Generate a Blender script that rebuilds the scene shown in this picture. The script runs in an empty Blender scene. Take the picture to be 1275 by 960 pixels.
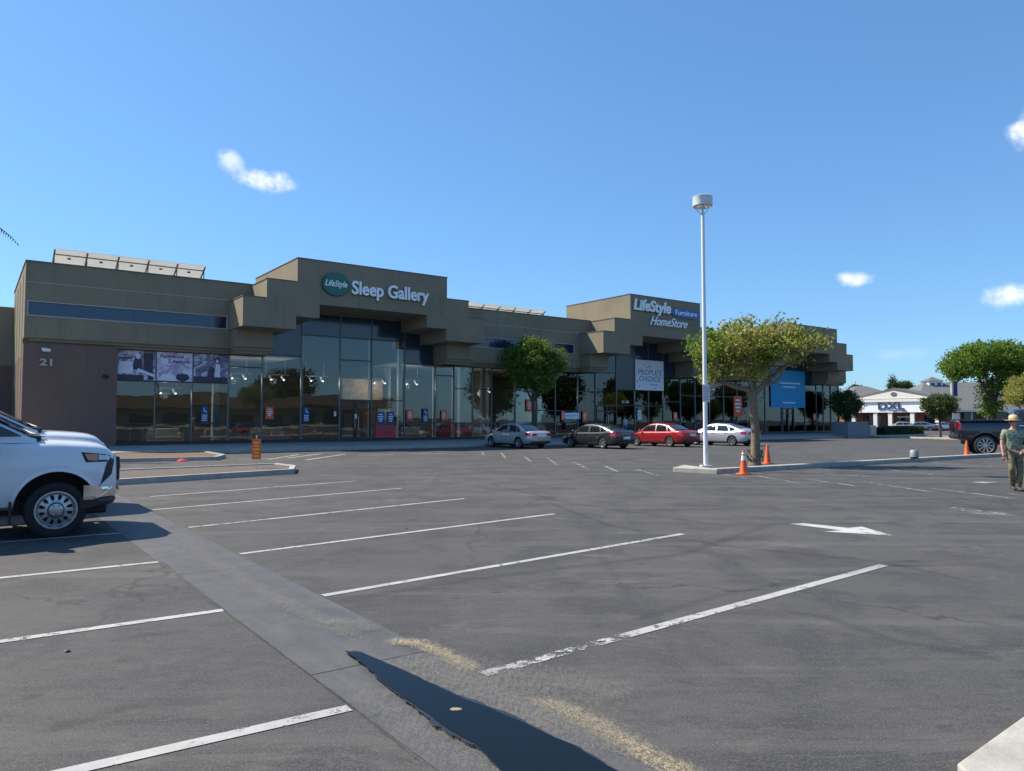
import bpy, bmesh, math, random
from mathutils import Vector, Matrix, Quaternion
R = math.radians
SC = bpy.context.scene
COL = SC.collection

# ------------------------------------------------------------------ camera
FOC, EYE = 920.0, 1.6
PITCH = math.atan(44 / FOC)
cam_d = bpy.data.cameras.new('camera'); cam = bpy.data.objects.new('camera', cam_d); COL.objects.link(cam)
cam.location = (0, 0, EYE); cam.rotation_euler = (math.pi / 2 + PITCH, 0, 0)
cam_d.sensor_width = 36; cam_d.lens = 36 * FOC / 1275; cam_d.clip_start = .05; cam_d.clip_end = 4000
SC.camera = cam

# ------------------------------------------------------------------ sky, sun, exposure
SUN_EL = R(47); sun_h = Vector((-.949, .316, 0)).normalized()
to_sun = Vector((sun_h.x * math.cos(SUN_EL), sun_h.y * math.cos(SUN_EL), math.sin(SUN_EL)))
sd = bpy.data.lights.new('sun', 'SUN'); sd.energy = 5.0; sd.angle = R(.53); sd.color = (1, .90, .75)
so = bpy.data.objects.new('sun', sd); COL.objects.link(so); so.rotation_euler = to_sun.to_track_quat('Z', 'Y').to_euler()
so.location = (0, 0, 60)
SC.view_settings.view_transform = 'Standard'; SC.view_settings.look = 'None'
SC.view_settings.exposure = 0.57; SC.view_settings.gamma = 1
W = bpy.data.worlds.new('World'); SC.world = W; W.use_nodes = True
wn, wl = W.node_tree.nodes, W.node_tree.links
wn.clear()
wo = wn.new('ShaderNodeOutputWorld'); bg = wn.new('ShaderNodeBackground'); sky = wn.new('ShaderNodeTexSky')
sky.sky_type = 'NISHITA'; sky.sun_disc = False; sky.sun_elevation = SUN_EL
sky.sun_rotation = math.atan2(sun_h.x, sun_h.y)
sky.air_density = 1.0; sky.dust_density = .35; sky.ozone_density = 3.0; sky.altitude = 0
bg.inputs['Strength'].default_value = .110
wl.new(bg.outputs[0], wo.inputs[0])

def pix_dir(px, py):
    x = (px - 637.5) / FOC; v = -(py - 480) / FOC
    return Vector((x, math.cos(PITCH) - v * math.sin(PITCH), math.sin(PITCH) + v * math.cos(PITCH))).normalized()

def wmath(op, a, b=None, clamp=False):
    m = wn.new('ShaderNodeMath'); m.operation = op; m.use_clamp = clamp
    for i, v in enumerate((a, b)):
        if v is None: continue
        if isinstance(v, (int, float)): m.inputs[i].default_value = v
        else: wl.new(v, m.inputs[i])
    return m.outputs[0]
geo = wn.new('ShaderNodeTexCoord')
def wdot(vec, c):
    d = wn.new('ShaderNodeVectorMath'); d.operation = 'DOT_PRODUCT'
    wl.new(geo.outputs['Generated'], d.inputs[0]); d.inputs[1].default_value = c
    return d.outputs['Value']
nz = wn.new('ShaderNodeTexNoise'); nz.inputs['Scale'].default_value = 26; nz.inputs['Detail'].default_value = 8
nz.inputs['Roughness'].default_value = .62
wl.new(geo.outputs['Generated'], nz.inputs['Vector'])
hs = wn.new('ShaderNodeHueSaturation'); hs.inputs['Hue'].default_value = .497; hs.inputs['Saturation'].default_value = 1.08; hs.inputs['Value'].default_value = 1.0
gm = wn.new('ShaderNodeGamma'); gm.inputs['Gamma'].default_value = .7; wl.new(sky.outputs[0], gm.inputs['Color'])
wl.new(gm.outputs[0], hs.inputs['Color'])
tn = wn.new('ShaderNodeMix'); tn.data_type = 'RGBA'; tn.blend_type = 'MULTIPLY'; tn.inputs[0].default_value = 1
wl.new(hs.outputs[0], tn.inputs[6]); tn.inputs[7].default_value = (.87, 1.32, 1.78, 1); cur = tn.outputs[2]
# small fair-weather clouds: direction, angular half width, half height, density
for (px, py, hw, hh, dens, tilt) in ((332, 225, .043, .018, 1.0, -.04), (1067, 347, .025, .012, .85, 0), (1252, 368, .034, .018, .95, .12),
                               (1290, 155, .024, .032, .9, -.5), (1130, 440, .05, .010, .12, 0), (288, 203, .022, .016, .5, -.6)):
    d = pix_dir(px, py); r = Vector((d.y, -d.x, 0)).normalized(); up = r.cross(d)
    rr = (r * math.cos(tilt) + up * math.sin(tilt)); uu = (up * math.cos(tilt) - r * math.sin(tilt))
    a = wmath('DIVIDE', wdot(None, rr), hw); b = wmath('DIVIDE', wdot(None, uu), hh)
    q = wmath('ADD', wmath('MULTIPLY', a, a), wmath('MULTIPLY', b, b))
    front = wmath('GREATER_THAN', wdot(None, d), .8)
    m = wmath('SUBTRACT', 1.0, q)
    m = wmath('ADD', m, wmath('MULTIPLY', wmath('SUBTRACT', nz.outputs[0], .50), 3.0))
    m = wmath('MULTIPLY', m, .95, True)
    m = wmath('MULTIPLY', wmath('MULTIPLY', m, m), dens)
    m = wmath('MULTIPLY', m, front, True)
    mx = wn.new('ShaderNodeMix'); mx.data_type = 'RGBA'
    wl.new(m, mx.inputs[0]); wl.new(cur, mx.inputs[6]); mx.inputs[7].default_value = (8.2, 8.2, 8.4, 1)
    cur = mx.outputs[2]
wl.new(cur, bg.inputs[0])


# ------------------------------------------------------------------ frames of reference
ALPHA = math.atan(1253 / FOC)
U = Vector((math.sin(ALPHA), math.cos(ALPHA), 0)); N = Vector((-U.y, U.x, 0)); ROT = math.atan2(U.y, U.x)
FD = 45.0
ORG = N * FD
def L2W(s, y, z): return U * s + N * (FD + y) + Vector((0, 0, z))
def G(px, py, z=0.0):                       # a point of the ground (measured on the survey of the lot)
    d = pix_dir(px, py); k = (z - EYE) / d.z
    return Vector((d.x * k, d.y * k, z))

# ------------------------------------------------------------------ materials
MATS = {}
def mat(name, col=(.5, .5, .5), rough=.7, metal=0.0, var=.0, scale=6.0, bump=0.0, bscale=40.0, spec=.5, emit=None, coat=0.0, col2=None, detail=5):
    if name in MATS: return MATS[name]
    m = bpy.data.materials.new(name); m.use_nodes = True; MATS[name] = m
    nt = m.node_tree; b = nt.nodes['Principled BSDF']
    b.inputs['Roughness'].default_value = rough; b.inputs['Metallic'].default_value = metal
    b.inputs['Specular IOR Level'].default_value = spec; b.inputs['Coat Weight'].default_value = coat
    b.inputs['Coat Roughness'].default_value = .04
    tc = nt.nodes.new('ShaderNodeTexCoord')
    n = nt.nodes.new('ShaderNodeTexNoise'); n.inputs['Scale'].default_value = scale; n.inputs['Detail'].default_value = detail
    n.inputs['Roughness'].default_value = .65
    nt.links.new(tc.outputs['Object'], n.inputs['Vector'])
    cr = nt.nodes.new('ShaderNodeValToRGB'); cr.color_ramp.elements[0].position = .3; cr.color_ramp.elements[1].position = .72
    c2 = col2 or tuple(min(1, c * (1 + var)) for c in col); c1 = tuple(c * (1 - var) for c in col) if col2 is None else col
    cr.color_ramp.elements[0].color = (*c1, 1); cr.color_ramp.elements[1].color = (*c2, 1)
    nt.links.new(n.outputs[0], cr.inputs[0]); nt.links.new(cr.outputs[0], b.inputs['Base Color'])
    if bump:
        n2 = nt.nodes.new('ShaderNodeTexNoise'); n2.inputs['Scale'].default_value = bscale; n2.inputs['Detail'].default_value = 4
        nt.links.new(tc.outputs['Object'], n2.inputs['Vector'])
        bp = nt.nodes.new('ShaderNodeBump'); bp.inputs['Strength'].default_value = bump; bp.inputs['Distance'].default_value = .02
        nt.links.new(n2.outputs[0], bp.inputs['Height']); nt.links.new(bp.outputs[0], b.inputs['Normal'])
    if emit:
        b.inputs['Emission Color'].default_value = (*emit[0], 1); b.inputs['Emission Strength'].default_value = emit[1]
    return m

class NT:
    """tiny node helper"""
    def __init__(s, m): s.t = m.node_tree; s.n = s.t.nodes; s.l = s.t.links
    def put(s, inp, v):
        if isinstance(v, (int, float)): inp.default_value = v
        elif isinstance(v, (tuple, list)): inp.default_value = v if len(v) != 3 or len(inp.default_value) == 3 else (*v, 1)
        else: s.l.new(v, inp)
    def math(s, op, a, b=None, clamp=False):
        m = s.n.new('ShaderNodeMath'); m.operation = op; m.use_clamp = clamp
        s.put(m.inputs[0], a)
        if b is not None: s.put(m.inputs[1], b)
        return m.outputs[0]
    def coord(s, kind='Object'): return s.n.new('ShaderNodeTexCoord').outputs[kind]
    def scale(s, vec, sc, rot=0):
        m = s.n.new('ShaderNodeMapping'); s.l.new(vec, m.inputs[0]); m.inputs['Scale'].default_value = sc; m.inputs['Rotation'].default_value = (0, 0, rot)
        return m.outputs[0]
    def noise(s, vec, sc, det=5, rough=.6, dist=0):
        n = s.n.new('ShaderNodeTexNoise'); s.l.new(vec, n.inputs['Vector']); n.inputs['Scale'].default_value = sc
        n.inputs['Detail'].default_value = det; n.inputs['Roughness'].default_value = rough; n.inputs['Distortion'].default_value = dist
        return n.outputs[0]
    def ramp(s, fac, a, b):            # smooth 0..1 between a and b
        m = s.n.new('ShaderNodeMapRange'); m.interpolation_type = 'SMOOTHSTEP'; s.put(m.inputs[0], fac)
        m.inputs[1].default_value = a; m.inputs[2].default_value = b
        return m.outputs[0]
    def mix(s, fac, a, b):
        m = s.n.new('ShaderNodeMix'); m.data_type = 'RGBA'; s.put(m.inputs[0], fac); s.put(m.inputs[6], a); s.put(m.inputs[7], b)
        return m.outputs[2]
    def bump(s, h, st, dist=.02):
        b = s.n.new('ShaderNodeBump'); b.inputs['Strength'].default_value = st; b.inputs['Distance'].default_value = dist
        s.l.new(h, b.inputs['Height']); return b.outputs[0]
def newmat(name):
    m = bpy.data.materials.new(name); m.use_nodes = True; MATS[name] = m
    h = NT(m); return m, h, h.n['Principled BSDF']

# asphalt: grey, mottled, fine aggregate, faint tyre sweeps, oil spots and hairline cracks
m, h, b = newmat('asphalt'); v = h.coord()
big = h.noise(v, .09, 4, .55); mid = h.noise(v, .9, 5, .6, .6); fine = h.noise(v, 70, 3, .7); grit = h.noise(v, 190, 2, .6)
sw = h.noise(h.scale(v, (.11, 1.5, 1), -ROT), 1.0, 5, .6, .8)
sw2 = h.noise(h.scale(v, (.9, .08, 1), -ROT), 1.3, 5, .6, 1.2)
c = h.mix(h.ramp(big, .35, .65), (.068, .066, .064), (.094, .090, .086))
c = h.mix(h.math('MULTIPLY', h.ramp(mid, .44, .62), .9), c, (.046, .046, .047))
m20 = h.noise(h.scale(v, (1, 2.2, 1), -ROT), 7, 7, .75, 1.0)
c = h.mix(h.math('MULTIPLY', h.ramp(m20, .50, .68), .50), c, (.125, .118, .110))
c = h.mix(h.math('MULTIPLY', h.ramp(m20, .47, .36), .6), c, (.040, .040, .041))
c = h.mix(h.math('MULTIPLY', h.ramp(sw, .50, .70), .60), c, (.120, .115, .107))
c = h.mix(h.math('MULTIPLY', h.ramp(sw, .44, .30), .55), c, (.044, .044, .045))
c = h.mix(h.math('MULTIPLY', h.ramp(sw2, .56, .72), .5), c, (.042, .042, .044))
c = h.mix(h.math('MULTIPLY', h.ramp(fine, .48, .66), .60), c, (.165, .158, .148))
c = h.mix(h.math('MULTIPLY', h.ramp(grit, .48, .6), .55), c, (.022, .022, .023))
spot = h.noise(v, 1.7, 2, .4, .3)
c = h.mix(h.math('MULTIPLY', h.ramp(spot, .68, .78), .35), c, (.022, .022, .023))
sp2 = h.noise(v, 4.5, 1, .3)
c = h.mix(h.math('MULTIPLY', h.ramp(sp2, .74, .80), .4), c, (.02, .02, .02))
dust = h.noise(h.scale(v, (1, 1.8, 1), -ROT), .55, 7, .75, .8)
c = h.mix(h.math('MULTIPLY', h.ramp(dust, .55, .72), .5), c, (.165, .153, .135))
vo = h.n.new('ShaderNodeTexVoronoi'); vo.feature = 'DISTANCE_TO_EDGE'; vo.inputs['Scale'].default_value = .23
wob = h.n.new('ShaderNodeVectorMath'); wob.operation = 'ADD'; h.l.new(v, wob.inputs[0])
nn = h.n.new('ShaderNodeTexNoise'); nn.inputs['Scale'].default_value = 1.4; nn.inputs['Detail'].default_value = 5; h.l.new(v, nn.inputs['Vector'])
scv = h.n.new('ShaderNodeVectorMath'); scv.operation = 'SCALE'; h.l.new(nn.outputs['Color'], scv.inputs[0]); scv.inputs['Scale'].default_value = 1.2
h.l.new(scv.outputs[0], wob.inputs[1]); h.l.new(wob.outputs[0], vo.inputs['Vector'])
crk = h.math('MULTIPLY', h.ramp(vo.outputs[0], .007, .002), h.ramp(h.noise(v, .16, 2), .47, .53))
c = h.mix(h.math('MULTIPLY', crk, .6), c, (.03, .03, .03))
h.l.new(c, b.inputs['Base Color']); b.inputs['Roughness'].default_value = .82; b.inputs['Specular IOR Level'].default_value = .35
h.l.new(h.bump(h.math('ADD', fine, grit), .35, .012), b.inputs['Normal'])

# worn white paint: chips away where the mask falls
def paint(name, wear, col=(.62, .62, .6)):
    m, h, b = newmat(name); v = h.coord()
    a = h.noise(v, 9, 6, .75, .4); g = h.noise(v, 60, 3, .7); lng = h.noise(v, .8, 3, .6)
    k = h.math('ADD', h.math('MULTIPLY', a, .6), h.math('ADD', h.math('MULTIPLY', g, .25), h.math('MULTIPLY', lng, .35)))
    mask = h.ramp(k, wear - .035, wear + .03)
    c = h.mix(h.ramp(h.noise(v, 3, 4), .3, .7), tuple(x * .78 for x in col), col)
    h.l.new(c, b.inputs['Base Color']); b.inputs['Roughness'].default_value = .75
    tr = h.n.new('ShaderNodeBsdfTransparent'); ms = h.n.new('ShaderNodeMixShader'); out = h.n['Material Output']
    h.l.new(mask, ms.inputs[0]); h.l.new(tr.outputs[0], ms.inputs[1]); h.l.new(b.outputs[0], ms.inputs[2]); h.l.new(ms.outputs[0], out.inputs[0])
    return m
paint('line_paint', .535, (.43, .425, .41)); paint('worn_paint', .615, (.43, .425, .41)); paint('faint_paint', .60, (.34, .335, .32)); paint('fresh_paint', .50, (.52, .515, .5))

# stains laid on the ground: attribute e falls to 0 at the strip's edge
def stain(name, col, th, sc, amount, stretch=(1, 1, 1), grain=True):
    m, h, b = newmat(name); v = h.scale(h.coord(), stretch, -ROT)
    at = h.n.new('ShaderNodeAttribute'); at.attribute_name = 'e'
    k = h.math('MULTIPLY', h.ramp(h.math('ADD', h.math('MULTIPLY', h.noise(v, sc, 9, .8, .9), 1.0), h.math('MULTIPLY', at.outputs['Fac'], .34)), th, th + .30), amount)
    if grain: k = h.math('MULTIPLY', k, h.math('ADD', h.math('MULTIPLY', h.ramp(h.noise(h.coord(), 90, 4, .85), .44, .60), .85), .15))
    k = h.math('MULTIPLY', k, h.ramp(at.outputs['Fac'], .0, .35))
    b.inputs['Base Color'].default_value = (*col, 1); b.inputs['Roughness'].default_value = .9
    tr = h.n.new('ShaderNodeBsdfTransparent'); ms = h.n.new('ShaderNodeMixShader'); out = h.n['Material Output']
    h.l.new(k, ms.inputs[0]); h.l.new(tr.outputs[0], ms.inputs[1]); h.l.new(b.outputs[0], ms.inputs[2]); h.l.new(ms.outputs[0], out.inputs[0])
    return m
stain('sand_stain', (.42, .35, .22), .56, 20, 1.0, (1.6, .8, 1)); stain('tyre_stain', (.032, .032, .034), .60, 3.0, .38, (.25, 3.0, 1))
stain('pale_stain', (.235, .22, .195), .56, 14, .50, (2.4, .7, 1)); stain('damp_stain', (.035, .036, .04), .6, 4, .8)

# valley gutter concrete, gone dark with oil and water
m, h, b = newmat('gutter_concrete'); v = h.coord()
lon = h.noise(h.scale(v, (1.0, .16, 1)), 3.2, 6, .65, .5); mo = h.noise(v, 2.2, 6, .7, .5); gr = h.noise(v, 110, 3, .7)
c = h.mix(h.ramp(mo, .3, .72), (.056, .057, .060), (.090, .088, .084))
c = h.mix(h.math('MULTIPLY', h.ramp(lon, .52, .74), .55), c, (.13, .125, .115))
c = h.mix(h.math('MULTIPLY', h.ramp(gr, .5, .66), .4), c, (.16, .155, .145))
h.l.new(c, b.inputs['Base Color']); b.inputs['Roughness'].default_value = .62
h.l.new(h.bump(h.math('ADD', mo, gr), .3, .01), b.inputs['Normal'])
m, h, b = newmat('water'); b.inputs['Base Color'].default_value = (.008, .014, .022, 1); b.inputs['Roughness'].default_value = .03
b.inputs['IOR'].default_value = 1.18; b.inputs['Specular IOR Level'].default_value = .2
h.l.new(h.bump(h.noise(h.coord(), 5, 3), .02, .01), b.inputs['Normal'])

mat('sidewalk', (.30, .29, .27), .85, var=.16, scale=1.2, bump=.15, bscale=60)
mat('kerb', (.40, .375, .33), .85, var=.22, scale=3, bump=.2, bscale=40)
mat('mulch', (.15, .10, .062), .95, var=.5, scale=22, bump=.9, bscale=30)
mat('gravel_soil', (.115, .095, .075), .95, var=.5, scale=14, bump=.8, bscale=30)
mat('brick_paving', (.34, .21, .17), .9, var=.2, scale=5)
# stucco with rain marks
def stucco(name, col, dark):
    m, h, b = newmat(name); v = h.coord()
    bl = h.noise(v, .45, 5, .6, .4); st = h.noise(h.scale(v, (2.6, 2.6, .16)), 1.6, 6, .7); fi = h.noise(v, 55, 3, .6)
    c = h.mix(h.ramp(bl, .3, .7), dark, col)
    c = h.mix(h.math('MULTIPLY', h.ramp(st, .50, .72), .42), c, tuple(x * .62 for x in col))
    h.l.new(c, b.inputs['Base Color']); b.inputs['Roughness'].default_value = .92; b.inputs['Specular IOR Level'].default_value = .2
    h.l.new(h.bump(fi, .25, .01), b.inputs['Normal']); return m
stucco('stucco', (.272, .232, .163), (.23, .197, .14))
stucco('stucco_brown', (.19, .125, .105), (.17, .112, .096))
mat('coping', (.13, .12, .10), .6)
mat('trim_pale', (.45, .43, .4), .6)
mat('frame_dark', (.022, .026, .032), .35, spec=.5)
mat('frame_pale', (.20, .225, .24), .4, .3)
mat('spandrel', (.03, .045, .075), .12, spec=.6)
mat('spandrel_grey', (.085, .09, .1), .25)
mat('interior_wall', (.26, .255, .24), .9, var=.1, scale=.5); mat('interior_floor', (.22, .18, .14), .5, var=.2, scale=1)
mat('column_white', (.62, .66, .65), .6)
mat('white', (.78, .78, .76), .5, var=.03); mat('sign_white', (.90, .90, .90), .45); mat('black', (.015, .015, .016), .5)
mat('rubber', (.018, .018, .019), .85, var=.2, scale=30); mat('steel', (.5, .51, .52), .35, .85, var=.1, scale=20)
mat('bucket_grey', (.28, .29, .30), .5, .3, var=.2, scale=9)
mat('galv', (.62, .63, .64), .5, .2, var=.08, scale=4); mat('chrome', (.75, .76, .78), .08, 1.0)
mat('orange', (.78, .13, .03), .55, var=.08, scale=8); mat('sign_orange', (.80, .11, .035), .6); mat('yellow', (.8, .5, .05), .6)
mat('red', (.6, .03, .03), .4); mat('taillight', (.45, .01, .015), .15, coat=.6); mat('amber', (.65, .22, .08), .2, coat=.5)
mat('lamp_glass', (.55, .57, .6), .08, .3); mat('green_oval', (.008, .14, .095), .4); mat('blue_oval', (.02, .12, .38), .4)
mat('sign_blue', (.015, .06, .20), .5); mat('banner_blue', (.005, .30, .60), .6, var=.05, scale=1); mat('banner_white', (.80, .83, .88), .7, var=.05, scale=2)
mat('ink', (.04, .05, .11), .7); mat('ink_soft', (.14, .17, .28), .7)
mat('solar_back', (.80, .86, .95), .6, var=.08, scale=2); mat('solar_cell', (.01, .015, .04), .1)
mat('car_glass', (.012, .016, .018), .04, spec=.8, coat=.4)
mat('brick', (.30, .12, .075), .9, var=.25, scale=9); mat('roof_shingle', (.14, .145, .145), .9, var=.2, scale=6, bump=.3, bscale=25)
mat('cream', (.78, .74, .66), .8, var=.05); mat('tan_wall', (.45, .38, .28), .9, var=.1)
mat('bark', (.20, .15, .105), .95, var=.4, scale=14, bump=.9, bscale=18); mat('bark_dark', (.09, .07, .05), .95, var=.4, scale=14, bump=.8, bscale=20)
mat('denim', (.08, .12, .2), .9); mat('skin', (.50, .27, .19), .6, var=.05, scale=10)
mat('straw', (.62, .46, .24), .9, var=.2, scale=50); mat('boot', (.07, .055, .045), .8); mat('shirt_blue', (.30, .42, .60), .85, var=.15, scale=12)
mat('hair', (.08, .06, .05), .9); mat('eye', (.02, .02, .02), .2)
mat('spot_on', (1, 1, .9), .5, emit=((1, .93, .8), 6))
_h = NT(MATS['solar_back']); _t = _h.n.new('ShaderNodeBsdfTranslucent'); _t.inputs[0].default_value = (.85, .84, .80, 1); _x = _h.n.new('ShaderNodeMixShader'); _x.inputs[0].default_value = .45
_h.l.new(_h.n['Principled BSDF'].outputs[0], _x.inputs[1]); _h.l.new(_t.outputs[0], _x.inputs[2]); _h.l.new(_x.outputs[0], _h.n['Material Output'].inputs[0])
# camouflage-like shirt and trousers
for nm, cols in (('camo_shirt', ((.17, .20, .13), (.30, .34, .24), (.10, .12, .08))), ('camo_trousers', ((.16, .135, .08), (.25, .21, .13), (.09, .08, .05)))):
    m, h, b = newmat(nm); v = h.coord(); a = h.noise(v, 16, 3, .5, .8); a2 = h.noise(v, 24, 2, .5, .5)
    c = h.mix(h.ramp(a, .47, .52), cols[0], cols[1]); c = h.mix(h.ramp(a2, .58, .62), c, cols[2])
    h.l.new(c, b.inputs['Base Color']); b.inputs['Roughness'].default_value = .95
def carpaint(name, col, rough=.3, metal=.0):
    m, h, b = newmat(name); v = h.coord()
    dirt = h.noise(v, 2.5, 5, .6)
    h.l.new(h.mix(h.ramp(dirt, .3, .8), col, tuple(x * .9 + .008 for x in col)), b.inputs['Base Color'])
    b.inputs['Roughness'].default_value = rough; b.inputs['Metallic'].default_value = metal
    b.inputs['Coat Weight'].default_value = .9; b.inputs['Coat Roughness'].default_value = .05
    return m
carpaint('paint_white', (.74, .75, .77)); carpaint('paint_silver', (.50, .51, .52), .35, .5); carpaint('paint_black', (.035, .037, .042), .3, .2)
carpaint('paint_gunmetal', (.03, .032, .037), .28, .4); carpaint('paint_red', (.33, .012, .018), .3, .2); carpaint('paint_lilac', (.52, .54, .62), .33, .5)
carpaint('paint_navy', (.018, .026, .045), .3, .2); carpaint('paint_bluegrey', (.13, .18, .24), .3, .3)
# facade glass: dark tinted, mirrors the lot and lets the room show faintly
m, h, b = newmat('store_glass'); out = h.n['Material Output']
tr = h.n.new('ShaderNodeBsdfTransparent'); tr.inputs[0].default_value = (.58, .63, .65, 1)
gl = h.n.new('ShaderNodeBsdfGlossy'); gl.inputs['Color'].default_value = (.80, .87, .92, 1); gl.inputs['Roughness'].default_value = .004
fr = h.n.new('ShaderNodeFresnel'); fr.inputs['IOR'].default_value = 1.6
wv = h.noise(h.coord(), .8, 2, .5); h.l.new(h.bump(wv, .04, .05), gl.inputs['Normal'])
ms = h.n.new('ShaderNodeMixShader'); h.l.new(h.math('MULTIPLY', fr.outputs[0], 1.25, True), ms.inputs[0]); h.l.new(tr.outputs[0], ms.inputs[1]); h.l.new(gl.outputs[0], ms.inputs[2]); h.l.new(ms.outputs[0], out.inputs[0])
mat('strip_glass', (.01, .025, .07), .08, spec=.7)
# foliage
def leafmat(name, c1, c2, c3, trans=.35):
    m, h, b = newmat(name); v = h.coord(); out = h.n['Material Output']
    gi = h.n.new('ShaderNodeNewGeometry').outputs['Random Per Island']
    c = h.mix(h.ramp(h.noise(v, 1.6, 3), .35, .65), c1, c2)
    c = h.mix(h.ramp(gi, .62, 1.0), c, c3)
    h.l.new(c, b.inputs['Base Color']); b.inputs['Roughness'].default_value = .55; b.inputs['Specular IOR Level'].default_value = .3
    t = h.n.new('ShaderNodeBsdfTranslucent'); h.l.new(h.mix(.5, c, (.22, .30, .04, 1)), t.inputs[0])
    ms = h.n.new('ShaderNodeMixShader'); ms.inputs[0].default_value = trans
    h.l.new(b.outputs[0], ms.inputs[1]); h.l.new(t.outputs[0], ms.inputs[2]); h.l.new(ms.outputs[0], out.inputs[0])
leafmat('leaf_ficus', (.065, .13, .018), (.12, .20, .03), (.20, .30, .05), .45)
leafmat('leaf_dry', (.30, .30, .06), (.38, .36, .08), (.48, .38, .18), .5)
leafmat('leaf_bright', (.09, .18, .022), (.14, .24, .03), (.2, .31, .05), .5)
leafmat('leaf_dark', (.02, .04, .016), (.03, .055, .02), (.045, .075, .03), .2)
leafmat('leaf_olive', (.035, .065, .02), (.05, .085, .028), (.07, .11, .04), .3)

# ------------------------------------------------------------------ mesh builder
class MB:
    def __init__(s): s.v = []; s.f = []; s.mi = []; s.cur = 0
    def add(s, vs, fs):
        o = len(s.v); s.v += [tuple(v) for v in vs]
        for f in fs: s.f.append(tuple(i + o for i in f)); s.mi.append(s.cur)
        return s
    def box(s, x0, x1, y0, y1, z0, z1):
        return s.add([(x0, y0, z0), (x1, y0, z0), (x1, y1, z0), (x0, y1, z0), (x0, y0, z1), (x1, y0, z1), (x1, y1, z1), (x0, y1, z1)],
                     [(0, 3, 2, 1), (4, 5, 6, 7), (0, 1, 5, 4), (1, 2, 6, 5), (2, 3, 7, 6), (3, 0, 4, 7)])
    def prism(s, poly, a, b, axis='y'):     # poly ccw in the plane, extruded a..b along axis
        n = len(poly)
        def P(p, t):
            return (p[0], t, p[1]) if axis == 'y' else ((t, p[0], p[1]) if axis == 'x' else (p[0], p[1], t))
        vs = [P(p, a) for p in poly] + [P(p, b) for p in poly]
        fs = [tuple(range(n)), tuple(range(2 * n - 1, n - 1, -1))] + [(i, i + n, (i + 1) % n + n, (i + 1) % n) for i in range(n)]
        return s.add(vs, fs)
    def tube(s, pts, rad, n=8, cap=True):
        pts = [Vector(p) for p in pts]
        if isinstance(rad, (int, float)): rad = [rad] * len(pts)
        vs = []; prev = None
        for i, p in enumerate(pts):
            d = (pts[min(i + 1, len(pts) - 1)] - pts[max(i - 1, 0)]).normalized()
            if prev is None:
                a = d.orthogonal().normalized()
            else:
                a = (prev - d * prev.dot(d)).normalized()
            prev = a; bb = d.cross(a)
            for k in range(n):
                t = 2 * math.pi * k / n; vs.append(p + (a * math.cos(t) + bb * math.sin(t)) * rad[i])
        fs = []
        for i in range(len(pts) - 1):
            for k in range(n):
                fs.append((i * n + k, i * n + (k + 1) % n, (i + 1) * n + (k + 1) % n, (i + 1) * n + k))
        if cap: fs.append(tuple(range(n - 1, -1, -1))); fs.append(tuple((len(pts) - 1) * n + k for k in range(n)))
        return s.add(vs, fs)
    def lathe(s, prof, n=24, axis='z', c=(0, 0, 0)):
        vs = []; fs = []
        for (r, z) in prof:
            for k in range(n):
                t = 2 * math.pi * k / n; a, b2 = r * math.cos(t), r * math.sin(t)
                p = (a, b2, z) if axis == 'z' else ((a, z, b2) if axis == 'y' else (z, a, b2))
                vs.append((p[0] + c[0], p[1] + c[1], p[2] + c[2]))
        for i in range(len(prof) - 1):
            for k in range(n): fs.append((i * n + k, i * n + (k + 1) % n, (i + 1) * n + (k + 1) % n, (i + 1) * n + k))
        return s.add(vs, fs)
    def ball(s, c, r, n=10, m_=6, sq=(1, 1, 1)):
        prof = [(max(1e-4, math.sin(math.pi * i / m_)), -math.cos(math.pi * i / m_)) for i in range(m_ + 1)]
        o = len(s.v); s.lathe(prof, n)
        for i in range(o, len(s.v)): p = s.v[i]; s.v[i] = (c[0] + p[0] * r * sq[0], c[1] + p[1] * r * sq[1], c[2] + p[2] * r * sq[2])
        return s
    def build(s, name, mats, parent=None, loc=None, rotz=0, smooth=False, bevel=0, angle=40, solid=0):
        me = bpy.data.meshes.new(name); me.from_pydata(s.v, [], s.f)
        if not isinstance(mats, (list, tuple)): mats = [mats]
        for x in mats: me.materials.append(MATS[x])
        if len(mats) > 1: me.polygons.foreach_set('material_index', s.mi)
        if smooth: me.polygons.foreach_set('use_smooth', [True] * len(me.polygons))
        bm = bmesh.new(); bm.from_mesh(me); bmesh.ops.recalc_face_normals(bm, faces=bm.faces); bm.to_mesh(me); bm.free()
        if smooth and angle < 180:
            me.update(); me.set_sharp_from_angle(angle=R(angle))
        o = bpy.data.objects.new(name, me); COL.objects.link(o)
        if parent: o.parent = parent
        if loc is not None: o.location = loc
        o.rotation_euler = (0, 0, rotz)
        if bevel:
            bv = o.modifiers.new('bevel', 'BEVEL'); bv.width = bevel; bv.segments = 2; bv.limit_method = 'ANGLE'
        if solid:
            sm = o.modifiers.new('solid', 'SOLIDIFY'); sm.thickness = solid; sm.offset = 1
        return o
def tag(o, label, cat, group=None, kind=None):
    o['label'] = label; o['category'] = cat
    if group: o['group'] = group
    if kind: o['kind'] = kind
    return o
def struct(o): o['kind'] = 'structure'; return o
def thing(name, label, cat, loc=(0, 0, 0), rotz=0, group=None):
    o = bpy.data.objects.new(name, None); COL.objects.link(o); o.location = loc; o.rotation_euler = (0, 0, rotz); o.empty_display_size = .3
    return tag(o, label, cat, group)
def children(o): return [c for c in bpy.data.objects if c.parent == o]
KIDS = {}
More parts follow.
